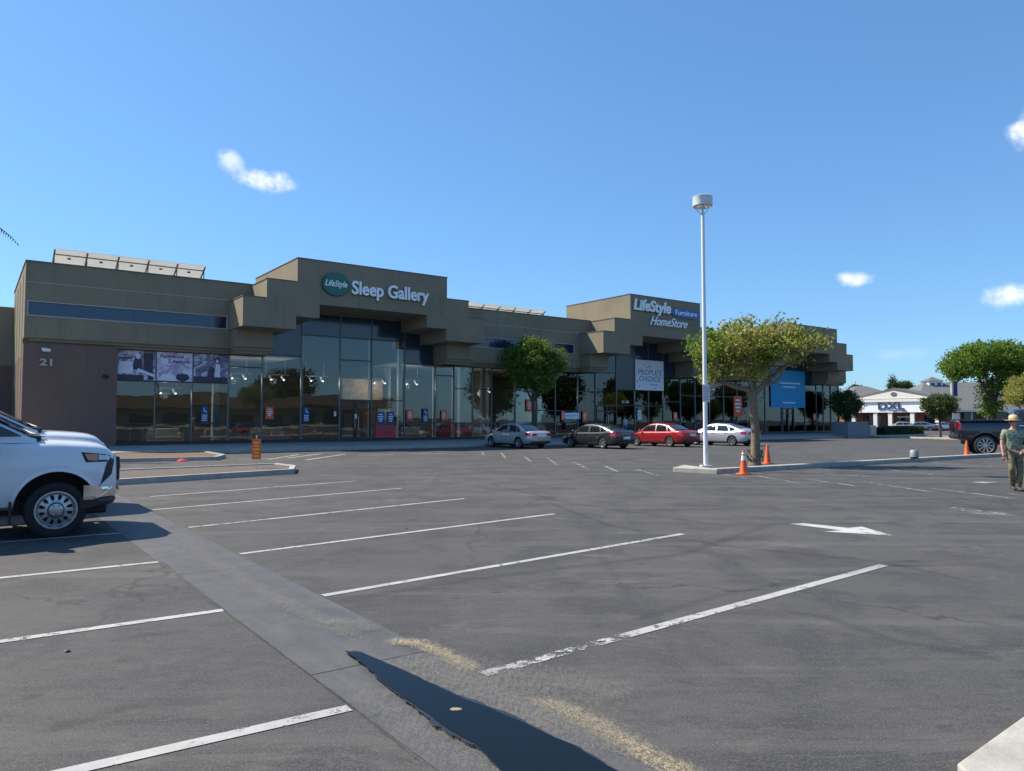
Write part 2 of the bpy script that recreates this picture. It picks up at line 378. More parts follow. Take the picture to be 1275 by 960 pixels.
def copy_tree(o, parent=None, top=True):
    if top:
        KIDS.clear()
        for c in bpy.data.objects:
            if c.parent: KIDS.setdefault(c.parent.name, []).append(c)
    c = o.copy(); COL.objects.link(c)
    if parent: c.parent = parent
    for ch in KIDS.get(o.name, []): copy_tree(ch, c, False)
    return c
def place(o, label, loc, rotz=0, scale=None):
    o['label'] = label; o.location = loc; o.rotation_euler = (0, 0, rotz)
    if scale: o.scale = (scale,) * 3
    return o
def sheet(name, pts, z, m):
    mb = MB(); mb.add([(p[0], p[1], z) for p in pts], [tuple(range(len(pts)))])
    return struct(mb.build(name, m))
def text_mesh(txt, height, extr=.02, shear=0, bold=0, sx=1.0):
    """lettering as mesh: x right, z up, standing in the xz plane, facing -y; size = capital height"""
    cu = bpy.data.curves.new('t', 'FONT'); cu.body = txt; cu.size = 1; cu.extrude = extr / height * .7 / sx if False else .02; cu.offset = bold; cu.resolution_u = 4
    cu.shear = shear
    ob = bpy.data.objects.new('t', cu); COL.objects.link(ob); bpy.context.view_layer.update()
    me = bpy.data.meshes.new_from_object(ob.evaluated_get(bpy.context.evaluated_depsgraph_get()))
    bpy.data.objects.remove(ob); bpy.data.curves.remove(cu)
    k = height / .72
    xs = [v.co.x for v in me.vertices]; w = (max(xs) - min(xs)) * k * sx; x0 = min(xs)
    vs = [((v.co.x - x0) * k * sx, -v.co.z / .02 * extr - extr, v.co.y * k) for v in me.vertices]
    fs = [tuple(p.vertices) for p in me.polygons]
    bpy.data.meshes.remove(me)
    return vs, fs, w
def text_obj(name, txt, width, height, m, parent, x, y, z, extr=.03, shear=0, bold=.0):
    vs, fs, w = text_mesh(txt, height, extr, shear, bold)
    k = width / w
    mb = MB(); mb.add([(v[0] * k + x, v[1] + y, v[2] + z) for v in vs], fs)
    return mb.build(name, m, parent)

# ================================================================== GROUND
g = MB(); g.add([(-900, -500, 0), (900, -500, 0), (900, 1400, 0), (-900, 1400, 0)], [(0, 1, 2, 3)])
struct(g.build('parking_lot', 'asphalt'))

# valley gutter: runs along N; local frame x along U, y along N
gl_l = [(163, 671.6), (278, 760), (437, 881), (535, 960)]
gx0 = sum(G(*p).dot(U) for p in gl_l) / 4
gr_l = [(320, 701), (402, 742), (492, 791), (600, 846)]
gx1 = sum(G(*p).dot(U) for p in gr_l) / 4
gmb = MB()
for y0, y1 in ((-14, 4.55), (4.56, 8.30), (8.31, 12.0), (12.01, 15.7), (15.71, 19.4), (19.41, 23.1)):
    gmb.add([(gx0, y0, .004), (gx1, y0, .004), (gx1, y1, .004), (gx0, y1, .004)], [(0, 1, 2, 3)])
struct(gmb.build('gutter_strip', 'gutter_concrete', rotz=ROT))
def strip(name, pts, w, m, z, taper=True, sub=6):
    """soft-edged stain following a polyline on the ground (attribute e: 1 on the axis, 0 at the edges)"""
    P = []
    for a, b in zip(pts[:-1], pts[1:]):
        for k in range(sub): P.append(Vector(a).lerp(Vector(b), k / sub))
    P.append(Vector(pts[-1]))
    vs, fs, e = [], [], []
    for i, p in enumerate(P):
        d = (P[min(i + 1, len(P) - 1)] - P[max(i - 1, 0)]); d.z = 0; d.normalize(); q = Vector((-d.y, d.x, 0))
        t = i / (len(P) - 1); ww = w(t) if callable(w) else w; ed = min(1, t * 6, (1 - t) * 6) if taper else 1
        for k, (o, ev) in enumerate(((-1, 0), (-.5, .6), (0, 1), (.5, .6), (1, 0))):
            c = p + q * o * ww; vs.append((c.x, c.y, z)); e.append(ev * ed)
    for i in range(len(P) - 1):
        for k in range(4): fs.append((i * 5 + k, i * 5 + k + 1, i * 5 + 6 + k, i * 5 + 5 + k))
    mb = MB(); mb.add(vs, fs); o = mb.build(name, m)
    at = o.data.attributes.new('e', 'FLOAT', 'POINT'); at.data.foreach_set('value', e)
    return struct(o)
# puddle
rnd = random.Random(4)
pud_r = [(433, 817), (451, 817), (471, 826), (502, 839), (537, 856), (576, 875), (604, 885), (651, 905), (682, 921), (714, 934), (753, 958), (800, 985), (860, 1020)]
pud_l = [(700, 1020), (660, 990), (620, 962), (592, 932), (572, 922), (549, 907), (529, 891), (506, 876), (478, 854), (459, 836)]
pp = []
ring = pud_r + pud_l
for a, b2 in zip(ring, ring[1:] + ring[:1]):
    for k in range(5):
        t = k / 5; j = rnd.uniform(-1, 1) * 2.2
        pp.append(G(a[0] * (1 - t) + b2[0] * t + j, a[1] * (1 - t) + b2[1] * t + j * .5))
sheet('puddle', pp, .026, 'water')
cx = Vector((sum(p.x for p in pp) / len(pp), sum(p.y for p in pp) / len(pp), 0))
wet = [p + (p - cx).normalized() * rnd.uniform(.015, .05) for p in pp]
MATS['damp'] = mat('damp', (.024, .026, .03), .4, var=.3, scale=20)
sheet('wet_edge', wet, .023, 'damp')
strip('sand_deposit', [G(470, 800), G(520, 803), G(560, 820), G(604, 845)], .13, 'sand_stain', .018)
strip('sand_deposit', [G(640, 868), G(690, 882), G(740, 905), G(790, 935), G(850, 968), G(900, 1000)], .14, 'sand_stain', .0185)
strip('sand_deposit', [G(480, 812), G(560, 850), G(640, 890), G(720, 925)], .25, 'pale_stain', .019)
strip('sand_deposit', [G(200, 655), G(262, 700), G(330, 742), G(400, 775), G(480, 812)], .16, 'pale_stain', .0195)
strip('sand_deposit', [G(400, 775), G(440, 778), G(470, 790)], .15, 'pale_stain', .020)
strip('sand_deposit', [G(430, 850), G(500, 900), G(580, 950), G(640, 990)], .2, 'pale_stain', .0205)
# long tyre sweeps on the lane
for i, pl in enumerate(([G(640, 610), G(760, 655), G(900, 680), G(1100, 700), G(1300, 745)], [G(560, 590), G(700, 625), G(900, 655), G(1150, 650), G(1300, 655)],
           [G(350, 760), G(600, 720), G(850, 690), G(1000, 640)], [G(300, 870), G(160, 880), G(20, 920)], [G(700, 800), G(900, 740), G(1100, 705), G(1300, 700)],
           [G(120, 800), G(330, 770)], [G(1000, 760), G(1120, 800), G(1300, 830)])):
    strip('tyre_mark', pl, .13 if i != 2 else .17, 'tyre_stain', .006 + i * .0006, sub=8)
strip('sand_deposit', [G(500, 812), G(600, 850), G(700, 900), G(800, 955)], .42, 'pale_stain', .0192)
strip('sand_deposit', [G(620, 835), G(700, 850), G(800, 880)], .35, 'pale_stain', .0196)
strip('joint_crack', [G(163, 671), G(278, 760), G(437, 881), G(560, 980)], .018, 'damp_stain', .0125)

# painted lines
def pline(a, b2, w=.095, m='line_paint', name='parking_line'):
    a, b2 = G(*a), G(*b2); d = (b2 - a); d.normalize(); q = Vector((-d.y, d.x, 0)) * w / 2
    mb = MB(); mb.add([(p.x, p.y, .0045) for p in (a - q, b2 - q, b2 + q, a + q)], [(0, 1, 2, 3)])
    return struct(mb.build(name, m))
for a, b2 in (((-90, 729), (197, 700)), ((-90, 812), (278, 760)), ((20, 976), (435, 882)), ((-60, 680), (150, 664)), ((402, 742), (850, 665)),
              ((299, 690), (690, 640)), ((235, 657), (578, 621)), ((190, 635), (500, 608)), ((187, 618.5), (442, 599))):
    pline(a, b2)
pline((602, 840), (780, 791.6), .105, 'worn_paint'); pline((780, 791.6), (1100, 704), .105, 'line_paint')
for a, b2 in (((1004.5, 596.4), (1072, 606.3)), ((939, 592), (998, 602)), ((894, 589.6), (934.5, 596.4)), ((1074, 600), (1162, 613)), ((1158, 607.7), (1264, 621)),
              ((1255.7, 614.4), (1330, 626)), ((950, 584), (1106, 595.5)), ((1007, 579.7), (1074, 583.8)), ((1092, 583), (1162, 591)), ((1128, 574), (1237, 581.5)),
              ((790, 584), (819.5, 592)), ((752, 580), (771, 588)), ((713.5, 575), (731.6, 583.8)), ((681, 570), (694, 579)), ((652, 567.5), (660.6, 574.7)), ((624, 564), (630, 571)),
              ((599.5, 562), (602.6, 567)), ((845, 578), (900, 582)), ((700, 563), (740, 564)), ((1160, 568), (1200, 571)), ((640, 562), (668, 562))):
    pline(a, b2, .10, 'faint_paint')
for a, b2 in (((297, 571), (344, 571)), ((358, 570.5), (400, 565)), ((380, 573), (430, 565.5)), ((445, 567), (490, 566)), ((510, 565), (556, 564.5)), ((335, 572), (372, 566))):
    pline(a, b2, .16, 'line_paint')
# arrows
def arrow(polys, m, name):
    mb = MB()
    for pl in polys: mb.add([(p.x, p.y, .0045) for p in (G(*q) for q in pl)], [tuple(range(len(pl)))])
    return struct(mb.build(name, m))
arrow([[(983, 652.5), (1000, 651.6), (1056, 657.6), (1048, 660.6)], [(1026, 662.2), (1048, 660.6), (1056, 657.6), (1073, 656), (1111, 667)]], 'fresh_paint', 'arrow_marking')
arrow([[(1176, 633), (1190, 631.5), (1230, 637), (1222, 639)], [(1205, 639.5), (1238, 635.5), (1262, 642)]], 'faint_paint', 'arrow_marking')
arrow([[(1209, 600.5), (1222, 599.6), (1244, 600.2), (1226, 602)]], 'faint_paint', 'arrow_marking')

# kerbed islands
def island(name, px, z, top, kerbw=.16, fill=None, hgt=.15):
    P = [G(*p) for p in px]; mb = MB(); n = len(P)
    c = sum(P, Vector()) / n
    inner = []
    for i in range(n):
        a, b2, d = P[i - 1], P[i], P[(i + 1) % n]
        e1 = (b2 - a).normalized(); e2 = (d - b2).normalized(); n1 = Vector((-e1.y, e1.x, 0)); n2 = Vector((-e2.y, e2.x, 0))
        if n1.dot(c - b2) < 0: n1 = -n1
        if n2.dot(c - b2) < 0: n2 = -n2
        bis = (n1 + n2); bis.normalize(); inner.append(b2 + bis * kerbw / max(.35, bis.dot(n1)))
    vs = [(p.x, p.y, -.02) for p in P] + [(p.x * 1, p.y, hgt) for p in P] + [(p.x, p.y, hgt) for p in inner] + [(p.x, p.y, hgt - .04) for p in inner]
    fs = [(i, (i + 1) % n, n + (i + 1) % n, n + i) for i in range(n)] + [(n + i, n + (i + 1) % n, 2 * n + (i + 1) % n, 2 * n + i) for i in range(n)]
    fs += [(2 * n + i, 2 * n + (i + 1) % n, 3 * n + (i + 1) % n, 3 * n + i) for i in range(n)]
    mb.add(vs, fs); struct(mb.build(name + '_kerb', 'kerb'))
    mb = MB(); mb.add([(p.x, p.y, hgt - .035) for p in inner], [tuple(range(n))]); return struct(mb.build(name, top))
island('mulch_island', [(20, 579), (20, 566), (250, 564.4), (281, 570), (270, 573)], 0, 'mulch')
island('planting_island', [(60, 612), (60, 596), (148, 590.5), (345, 582), (368, 585), (366, 590), (148, 604)], 0, 'gravel_soil')
# long median kerb to the right of the lamp post
def ribbon(name, A, B, w, hgt, m='kerb', nseg=1):
    d = (B - A); Lh = d.length; d.normalize(); q = Vector((-d.y, d.x, 0)); mb = MB(); seg = Lh / nseg
    for i in range(nseg):
        a = A + d * (seg * i + .006); b2 = A + d * (seg * (i + 1) - .006)
        mb.add([(p.x, p.y, zz) for zz in (-.02, hgt) for p in (a, b2, b2 + q * w, a + q * w)], [(0, 3, 2, 1), (4, 5, 6, 7), (0, 1, 5, 4), (1, 2, 6, 5), (2, 3, 7, 6), (3, 0, 4, 7)])
    return struct(mb.build(name, m, bevel=.02))
kA, kB = G(893, 590), G(1275, 567)
ribbon('median_kerb', kA, kA + (kB - kA).normalized() * 62, .30, .15, nseg=20)
nose = [G(838, 587.5), G(893, 590.2), kA + Vector((-.05, .75, 0)), G(852, 584)]
mb = MB(); mb.prism([(p.x, p.y) for p in nose], -.02, .14, 'z'); struct(mb.build('median_nose', 'kerb', bevel=.02))
# pale concrete corner, bottom right
mb = MB(); cpts = [G(1192, 964), G(1278, 901), G(1420, 850), G(1500, 1000), G(1240, 1010)]; mb.prism([(p.x, p.y) for p in cpts], -.02, .05, 'z')
struct(mb.build('concrete_corner', 'kerb', bevel=.01))
# sidewalk in front of the shops, gently rising to the glass
mb = MB(); y0, y1 = -6.9, 1.0; n = 44; s0, s1 = -12, 84
for i in range(n):
    a = s0 + (s1 - s0) * i / n + .006; b2 = s0 + (s1 - s0) * (i + 1) / n - .006
    for c, d in ((0, 1), (1, 2)):
        ya, yb = (y0, -3.2)[c], (-3.2, y1)[c]; ya += .17 if c == 0 else .006
        za, zb = .15 + (ya - y0) * .017, .15 + (yb - y0) * .017
        mb.add([(a, ya, za), (b2, ya, za), (b2, yb, zb), (a, yb, zb), (a, ya, -.05), (b2, ya, -.05), (b2, yb, -.05), (a, yb, -.05)], [(0, 1, 2, 3), (0, 4, 5, 1), (1, 5, 6, 2), (3, 2, 6, 7), (0, 3, 7, 4)])
struct(mb.build('sidewalk', 'sidewalk', loc=ORG, rotz=ROT))
mb = MB()
for i in range(32): mb.box(s0 + 3 * i + .005, s0 + 3 * i + 2.995, -6.9, -6.735, -.02, .152)
struct(mb.build('sidewalk_kerb', 'kerb', loc=ORG, rotz=ROT, bevel=.02))
# far road edge and paving in front of the neighbouring shops
A = G(1064, 544); B = G(1197, 547.5)
ribbon('far_kerb', A, B + (B - A) * 2, .3, .15)
sheet('brick_paving', [G(1150, 546.3), G(1197, 547.3), G(1330, 550), G(1330, 543.5), G(1150, 542.5)], .02, 'brick_paving')

# ================================================================== FURNITURE STORE (local x = along the front, y = into the building)
st = thing('furniture_store', 'long olive stucco furniture showroom with three stepped towers above a dark glass front', 'building', ORG, ROT)
SO = 'stucco'
SEG = ((2.1, 14.45), (26.15, 41.35), (51.3, 63.9), (73.1, 78.6))
mb = MB()
for a, b2 in SEG:
    mb = MB(); mb.box(a, b2, -.8, .35, 5.8, 6.9); mb.box(a, b2, -.8, .35, 7.67, 9.65)
    if a < 3: mb.box(2.1, 2.2, -.8, .35, 6.9, 7.67)
    for p_, q_ in ((11.95, 14.45), (26.15, 29.0), (38.6, 41.35), (51.3, 54), (61, 63.9), (73.1, 78.6)):
        if p_ >= a - .01 and q_ <= b2 + .01: mb.box(p_, q_, -.797, .347, 6.9, 7.67)
    mb.build('upper_wall', SO, st)
for a, b2 in SEG:
    mb = MB(); mb.box(a + (.25 if a < 3 else 0), b2, -.62, .3, 5.64, 5.8); mb.box(a + (.3 if a < 3 else 0), b2, -.46, .25, 5.5, 5.64)
    mb.build('cornice', SO, st)
for (a, b2) in ((2.2, 11.95), (29.0, 38.6), (54, 61)):
    w = MB(); e = .045
    w.box(a, b2, -.83, -.6, 6.9, 6.9 + e); w.box(a, b2, -.83, -.6, 7.67 - e, 7.67); w.box(a, a + e, -.828, -.6, 6.9 + e, 7.67 - e); w.box(b2 - e, b2, -.828, -.6, 6.9 + e, 7.67 - e)
    wo_ = w.build('strip_window', 'trim_pale', st)
    p = MB(); k = a + e
    while k < b2 - e - .01:
        k2 = min(k + 2.4, b2 - e); p.box(k, k2 - .012, -.72, -.66, 6.9 + e, 7.67 - e); k = k2
    p.build('pane', 'strip_glass', wo_)
for a, b2 in SEG[:3]: mb = MB(); mb.box(a + .02, b2, -.815, -.79, 8.60, 8.625); mb.build('joint_line', 'trim_pale', st)
for a, b2 in ((2.07, 14.0), (27.4, 40.4), (52.5, 62.0), (74, 78.63)):
    mb = MB(); mb.box(a, b2, -.84, .1, 9.65, 9.71)
    if a < 3: mb.box(2.06, 2.4, .1, 11, 9.65, 9.71)
    mb.build('parapet_cap', 'coping', st)
# end walls, roof, back
mb = MB(); mb.box(2.1, 2.45, .352, 11, 5.0, 9.65); mb.box(78.3, 78.6, .352, 26, .2, 9.648); mb.box(2.1, 78.6, 26.0, 26.3, 0, 9.65); mb.box(2.46, 78.29, .352, 25.99, 9.1, 9.3)
for k in range(4): mb.box(2.08, 2.1, .9 + k * 2.6, 1.3 + k * 2.6, 0, 9.2)
mb.build('side_wall', SO, st)
mb = MB(); mb.box(2.1, 6.33, -.72, .2, 0, 5.5); mb.box(2.1, 2.44, .2, 11, 0, 5.0)
mb.build('brown_wall', 'stucco_brown', st)
mb = MB(); mb.box(-24, 2.09, 10.2, 11.2, 5, 8.65); mb.cur = 1; mb.box(-24, 2.09, 10.22, 11.18, 0, 5)
mb.build('rear_wing', [SO, 'stucco_brown'], st)
mb = MB(); mb.box(6.33, 78.3, -.06, .3, 0, .42); mb.build('plinth', 'frame_dark', st)

# stepped towers
def tower(o, i_, H, nm):
    poly = [(o[0], 6.85), (i_[0], 6.85), (i_[0], 7.62), (i_[1], 7.62), (i_[1], 8.42), (i_[2], 8.42), (i_[2], 7.62), (i_[3], 7.62), (i_[3], 6.85), (o[5], 6.85), (o[5], 8.5), (o[4], 8.5),
            (o[4], 9.6), (o[3], 9.6), (o[3], H), (o[2], H), (o[2], 9.6), (o[1], 9.6), (o[1], 8.5), (o[0], 8.5)]
    mb = MB(); mb.prism(poly, -3.6, 4.2, 'y'); t = mb.build('stepped_tower', SO, st)
    c = MB(); e = .05
    for a, b2, z in ((o[0], o[1], 8.5), (o[1], o[2], 9.6), (o[2], o[3], H), (o[3], o[4], 9.6), (o[4], o[5], 8.5)):
        c.box(a - (.03 if a in (o[0], o[1], o[2]) and a != o[3] else -.002), b2 + (.03 if b2 in (o[3], o[4], o[5]) else -.035), -3.63, 4.2 if z > 9.7 else -.86, z, z + e)
    c.build('tower_cap', 'coping', t)
    for a, b2 in ((o[0] + .12, i_[0] - .75), (i_[3] + 1.05, o[5] + .3)):
        k = MB(); k.box(a, b2, -1.95, .1, 5.84, 6.848); k.box(a + .06, b2 - .06, -1.8, .08, 5.67, 5.84); k.box(a + .12, b2 - .12, -1.65, .06, 5.5, 5.67)
        k.build('bracket', SO, st)
    return t
T1 = tower((12.0, 13.3, 15.05, 25.1, 26.8, 28.1), (15.0, 16.4, 23.62, 25.08), 11.0, 1)
T2 = tower((39.1, 40.3, 42.05, 50.5, 52.3, 53.5), (42.0, 43.4, 49.0, 50.48), 11.65, 2)
T3 = tower((60.2, 61.5, 63.26, 72.05, 73.85, 75.05), (63.2, 64.6, 70.6, 72.03), 11.0, 3)

# glazing, bay by bay: (s0, s1, transoms, glass top, spandrel top, kind)
B = []
for a, b2 in ((6.37, 8.32), (8.32, 10.26), (10.26, 12.28)): B.append((a, b2, [1.45, 3.8], 5.5, None, 'poster'))
B.append((12.28, 14.25, [1.45, 4.8], 5.5, None, 'x')); B.append((14.25, 16.67, [1.45], 5.62, 7.6, 'x'))
B += [(16.67, 19.24, [2.95], 7.0, 8.4, 't'), (19.24, 21.46, [2.95, 5.55], 7.0, 8.4, 'door'), (21.46, 23.91, [2.95], 7.0, 8.4, 't'), (23.91, 26.35, [1.45], 5.5, 7.6, 'x')]
B += [(26.35, 27.87, [1.45, 4.8], 5.5, None, 'x'), (27.87, 29.48, [1.45, 3.9], 5.5, None, 'x'), (29.48, 31.14, [1.45, 3.9], 5.5, None, 'x'), (31.14, 33.3, [1.45, 3.9], 5.5, None, 'x'),
      (33.3, 35.39, [1.45, 3.9], 5.5, None, 'x'), (35.39, 37.25, [1.45, 2.4], 5.5, None, 'x'), (37.25, 39.6, [1.45, 2.4], 5.5, None, 'x'), (39.6, 41.53, [1.45, 4.0], 5.5, None, 'x')]
B += [(41.53, 43.91, [2.9], 5.6, 7.6, 'door'), (43.91, 46.11, [2.9, 4.2], 4.2, 8.4, 'grey'), (46.11, 47.8, [2.9], 7.0, 8.4, 't'), (47.8, 49.66, [2.9], 7.0, 8.4, 't'), (49.66, 51.95, [1.45, 3.3], 5.5, 7.6, 'x')]
s_ = 51.95
for w in (2.0, 2.05, 2.1, 2.05, 2.1): B.append((s_, s_ + w, [1.45, 3.9], 5.5, None, 'x')); s_ += w
B += [(s_, 64.66, [1.45, 3.9], 5.5, None, 'x'), (64.66, 67.5, [1.45], 6.9, 8.4, 't'), (67.5, 69.6, [2.9], 6.9, 8.4, 'door'), (69.6, 71.65, [1.45], 6.9, 8.4, 't'),
      (71.65, 73.87, [1.45], 5.5, 7.6, 'x'), (73.87, 75.2, [1.45], 5.5, None, 'x'), (75.2, 76.67, [1.45, 3.9], 5.5, None, 'x'), (76.67, 78.3, [1.45, 3.9], 5.5, None, 'x')]
rg = random.Random(9)
for bi, (a, b2, tr_, gt, sp, kd) in enumerate(B):
    z0 = .42; e = .035
    top = sp if sp else gt
    f = MB(); f.cur = 1; f.box(a - e, a + e * .2, -.09, .05, z0 if kd != 'door' else .28, top); f.cur = 0; f.box(a + e * .2 + .001, a + e, -.088, .05, z0 if kd != 'door' else .28, top)
    if bi == len(B) - 1: f.box(b2 - e, b2 + e, -.09, .05, z0, top)
    for z in [z0 + .03] + tr_ + [gt]:
        if kd == 'door' and z < 1: continue
        f.box(a + e, b2 - e, -.08, .04, z - .035, z + .035)
    fr_ = f.build('door' if kd == 'door' else 'window', ['frame_dark', 'frame_pale'], st)
    levels = [z0 + .065] + [t for t in tr_ if t < gt - .1] + [gt]
    if kd == 'door':
        levels[0] = .30
        d = MB(); mx_ = (a + b2) / 2
        for (p, q) in ((a + e, mx_ - .004), (mx_ + .004, b2 - e)):
            d.box(p, p + .09, -.13, -.06, .29, 2.9); d.box(q - .09, q, -.13, -.06, .29, 2.9); d.box(p + .09, q - .09, -.13, -.06, .29, .5); d.box(p + .09, q - .09, -.13, -.06, 2.35, 2.44); d.box(p + .09, q - .09, -.13, -.06, 2.8, 2.9)
        d.build('door_leaf', 'frame_dark', fr_)
        hd = MB(); hd.tube([(mx_ - .13, -.2, 1.1), (mx_ - .13, -.2, 1.9)], .018); hd.tube([(mx_ + .13, -.2, 1.1), (mx_ + .13, -.2, 1.9)], .018)
        for q in (-.13, .13):
            for z in (1.15, 1.85): hd.tube([(mx_ + q, -.2, z), (mx_ + q, -.12, z)], .012)
        hd.build('handle', 'steel', fr_)
    pn = MB()
    for z, z2 in zip(levels[:-1], levels[1:]):
        t1, t2 = rg.uniform(-.004, .004), rg.uniform(-.003, .003)
        w2, h2 = (b2 - a) / 2 - e, (z2 - z) / 2 - .034
        c = ((a + b2) / 2, -.01, (z + z2) / 2)
        vs = []
        for yy in (0, .012):
            for (i, j) in ((-1, -1), (1, -1), (1, 1), (-1, 1)): vs.append((c[0] + i * w2, c[1] + yy + i * w2 * t1 + j * h2 * t2, c[2] + j * h2))
        pn.add(vs, [(0, 1, 2, 3), (7, 6, 5, 4), (0, 4, 5, 1), (1, 5, 6, 2), (2, 6, 7, 3), (3, 7, 4, 0)])
    pn.build('pane', 'store_glass', fr_)
    if sp:
        s2 = MB(); s2.box(a + e, b2 - e, -.03, .04, gt + .035, sp - .002)
        s2.build('spandrel_panel', 'spandrel_grey' if kd == 'grey' else 'spandrel', fr_)
# pale inner columns and jambs just behind or on the glass line
for s, w, top, yy in ((11.75, .34, 5.5, .5), (16.8, .13, 7.0, .12), (19.32, .05, 7.0, .1), (21.36, .05, 7, .1), (23.72, .24, 7.0, .25), (26.3, .1, 5.5, .12), (29.0, .4, 5.5, .6), (27.9, .12, 5.5, .1), (30.9, .3, 5.5, .6), (40.9, .3, 5.5, .5), (46.2, .08, 4.2, .1),
                      (50.0, .3, 5.5, .5), (51.9, .12, 5.5, .12), (54.3, .12, 5.5, .2), (64.8, .3, 5.5, .4), (65.5, .1, 5.5, .12), (71.5, .14, 5.5, .12), (73.8, .12, 5.5, .12), (76.6, .12, 5.5, .12), (35.45, .14, 5.5, .12)):
    c = MB(); c.box(s - w / 2, s + w / 2, yy, yy + max(.12, w), .3, top); c.build('column', 'column_white', st)
# room behind the glass
mb = MB(); mb.box(6.4, 78.2, 14, 14.2, .25, 9.0); mb.box(6.2, 6.33, .3, 14, .25, 5.5)
for a, b2 in ((6.4, 16.6), (24, 46), (49.8, 65), (71.8, 78.2)): mb.box(a, b2, .36, 14, 5.55, 5.7)
for s in (24.5, 33.2, 53, 63): mb.box(s, s + .15, 3.5, 13.9, .25, 5.5)
mb.build('inner_wall', 'interior_wall', st)
mb = MB(); mb.box(6.4, 78.2, .31, 14, .2, .26); mb.build('inner_floor', 'interior_floor', st)

# track spot lamps inside
tl = thing('track_light', 'pale ceiling track with two spot lamps behind the tall entrance glazing, leftmost of the tracks', 'lamp', L2W(13.2, 1.6, 4.0), ROT, 'track lights inside the showroom')
m1 = MB(); m1.box(-.9, .9, -.02, .02, .5, .54); m1.tube([(-.6, 0, .54), (-.6, 0, 1.5)], .012); m1.tube([(.6, 0, .54), (.6, 0, 1.5)], .012); m1.build('track', 'white', tl)
for q in (-.35, .45):
    m2 = MB(); m2.tube([(q, 0, .5), (q, 0, .4)], .015); m2.tube([(q - .03, .03, .44), (q + .05, -.12, .2)], .07, 10); sp_ = m2.build('spot_lamp', 'white', tl)
    m3 = MB(); m3.tube([(q + .05, -.118, .205), (q + .055, -.13, .185)], .05, 10); m3.build('bulb', 'spot_on', sp_)
ld = bpy.data.lights.new('lamp_light', 'POINT'); ld.energy = 75; ld.color = (1, .9, .76); ld.shadow_soft_size = .25
lo = bpy.data.objects.new('lamp_light', ld); COL.objects.link(lo); lo.parent = tl; lo.location = (0, .4, .1)
for s, z, nm in ((55, 3.6, 'spot track behind the panes between the pale lilac car and the red car'), (61, 3.6, 'spot track behind the panes hidden by the trunk of the sparse tree'), (68, 3.8, 'spot track behind the doors under the blue banner'), (75, 3.6, 'spot track at the right end of the glass front'), (44.6, 3.8, 'spot track behind the second entrance'), (48.5, 3.8, 'spot track behind the panes under the white banner'), (15.6, 4.0, 'second pale ceiling track with two spot lamps, beside the tall left entrance glazing'), (18.2, 4.0, 'pale spot track behind the left tall pane of the first entrance'), (22.7, 4.0, 'pale spot track behind the right tall pane of the first entrance'),
                 (25.2, 4.0, 'pale spot track behind the pane right of the first entrance'), (9.2, 3.0, 'low spot track behind the panes under the purple posters'), (31.5, 3.6, 'spot track behind the panes left of the round green tree'), (38.5, 3.6, 'spot track behind the panes right of the round green tree')):
    place(copy_tree(tl), nm, L2W(s, 1.6, z), ROT)
# furniture shown behind the glass
def sofa(label, s, y, w, m, grp='sofas inside the showroom'):
    t = thing('sofa', label, 'sofa', L2W(s, y, .26), ROT, grp)
    k = MB(); k.box(-w / 2, w / 2, -.4, .4, .12, .42); k.build('seat', m, t, bevel=.05)
    k = MB(); k.box(-w / 2, w / 2, .25, .5, .3, .9); k.build('backrest', m, t, bevel=.06)
    for q in (-1, 1):
        k = MB(); k.box(q * w / 2 - .12, q * w / 2 + .12, -.42, .45, .1, .64); k.build('armrest', m, t, bevel=.05)
        for yy in (-.35, .4): k = MB(); k.box(q * (w / 2 - .1) - .03, q * (w / 2 - .1) + .03, yy - .03, yy + .03, 0, .12); k.build('leg', 'black', t)
mat('cloth_grey', (.3, .3, .3), .9, var=.1); mat('cloth_cream', (.55, .5, .42), .9, var=.1); mat('cloth_brown', (.12, .07, .04), .8, var=.1); mat('wood', (.22, .12, .06), .5, var=.3, scale=12); mat('art', (.35, .2, .1), .6, var=.7, scale=3)
sofa('cream sofa behind the pane under the middle purple poster', 9.2, 1.7, 1.7, 'cloth_cream'); sofa('grey sofa behind the glass left of the first entrance', 15.3, 2.0, 2.0, 'cloth_grey')
sofa('brown sofa just left of the first glass doors', 18.0, 2.4, 1.9, 'cloth_brown'); sofa('pale sofa behind the glass right of the first entrance', 25.3, 1.8, 2.0, 'cloth_cream')
sofa('cream sofa behind the black car in front of the glass', 37.6, 1.9, 2.2, 'cloth_cream'); sofa('grey sofa behind the red car in front of the glass', 48.2, 2.2, 2.2, 'cloth_grey')
sofa('pale grey sofa near the right end of the glass front', 74.5, 1.9, 2.2, 'cloth_grey')
def dtable(label, s, y):
    t = thing('table', label, 'table', L2W(s, y, .26), ROT, 'tables inside the showroom')
    k = MB(); k.box(-.7, .7, -.4, .4, .7, .75); k.build('table_top', 'wood', t)
    for a in (-.62, .62):
        for c in (-.33, .33): k = MB(); k.box(a - .03, a + .03, c - .03, c + .03, 0, .7); k.build('leg', 'wood', t)
dtable('wooden table behind the pane under the right purple poster', 11.0, 2.2); dtable('wooden table behind the glass left of the orange window poster', 13.2, 2.4); dtable('wooden table behind the glass near the left of the round tree', 29.8, 2.2)
def cabinet(label, s, y, w, hh, m):
    t = thing('display_cabinet', label, 'cabinet', L2W(s, y, .26), ROT, 'cabinets inside the showroom')
    k = MB(); k.box(-w / 2, w / 2, -.2, .2, 0, hh); k.build('carcass', m, t, bevel=.01)
    for q in (-1, 1): k = MB(); k.box(q * w / 4 - w / 4 + .03, q * w / 4 + w / 4 - .03, -.225, -.2, .05, hh - .05); k.build('door', 'wood', t)
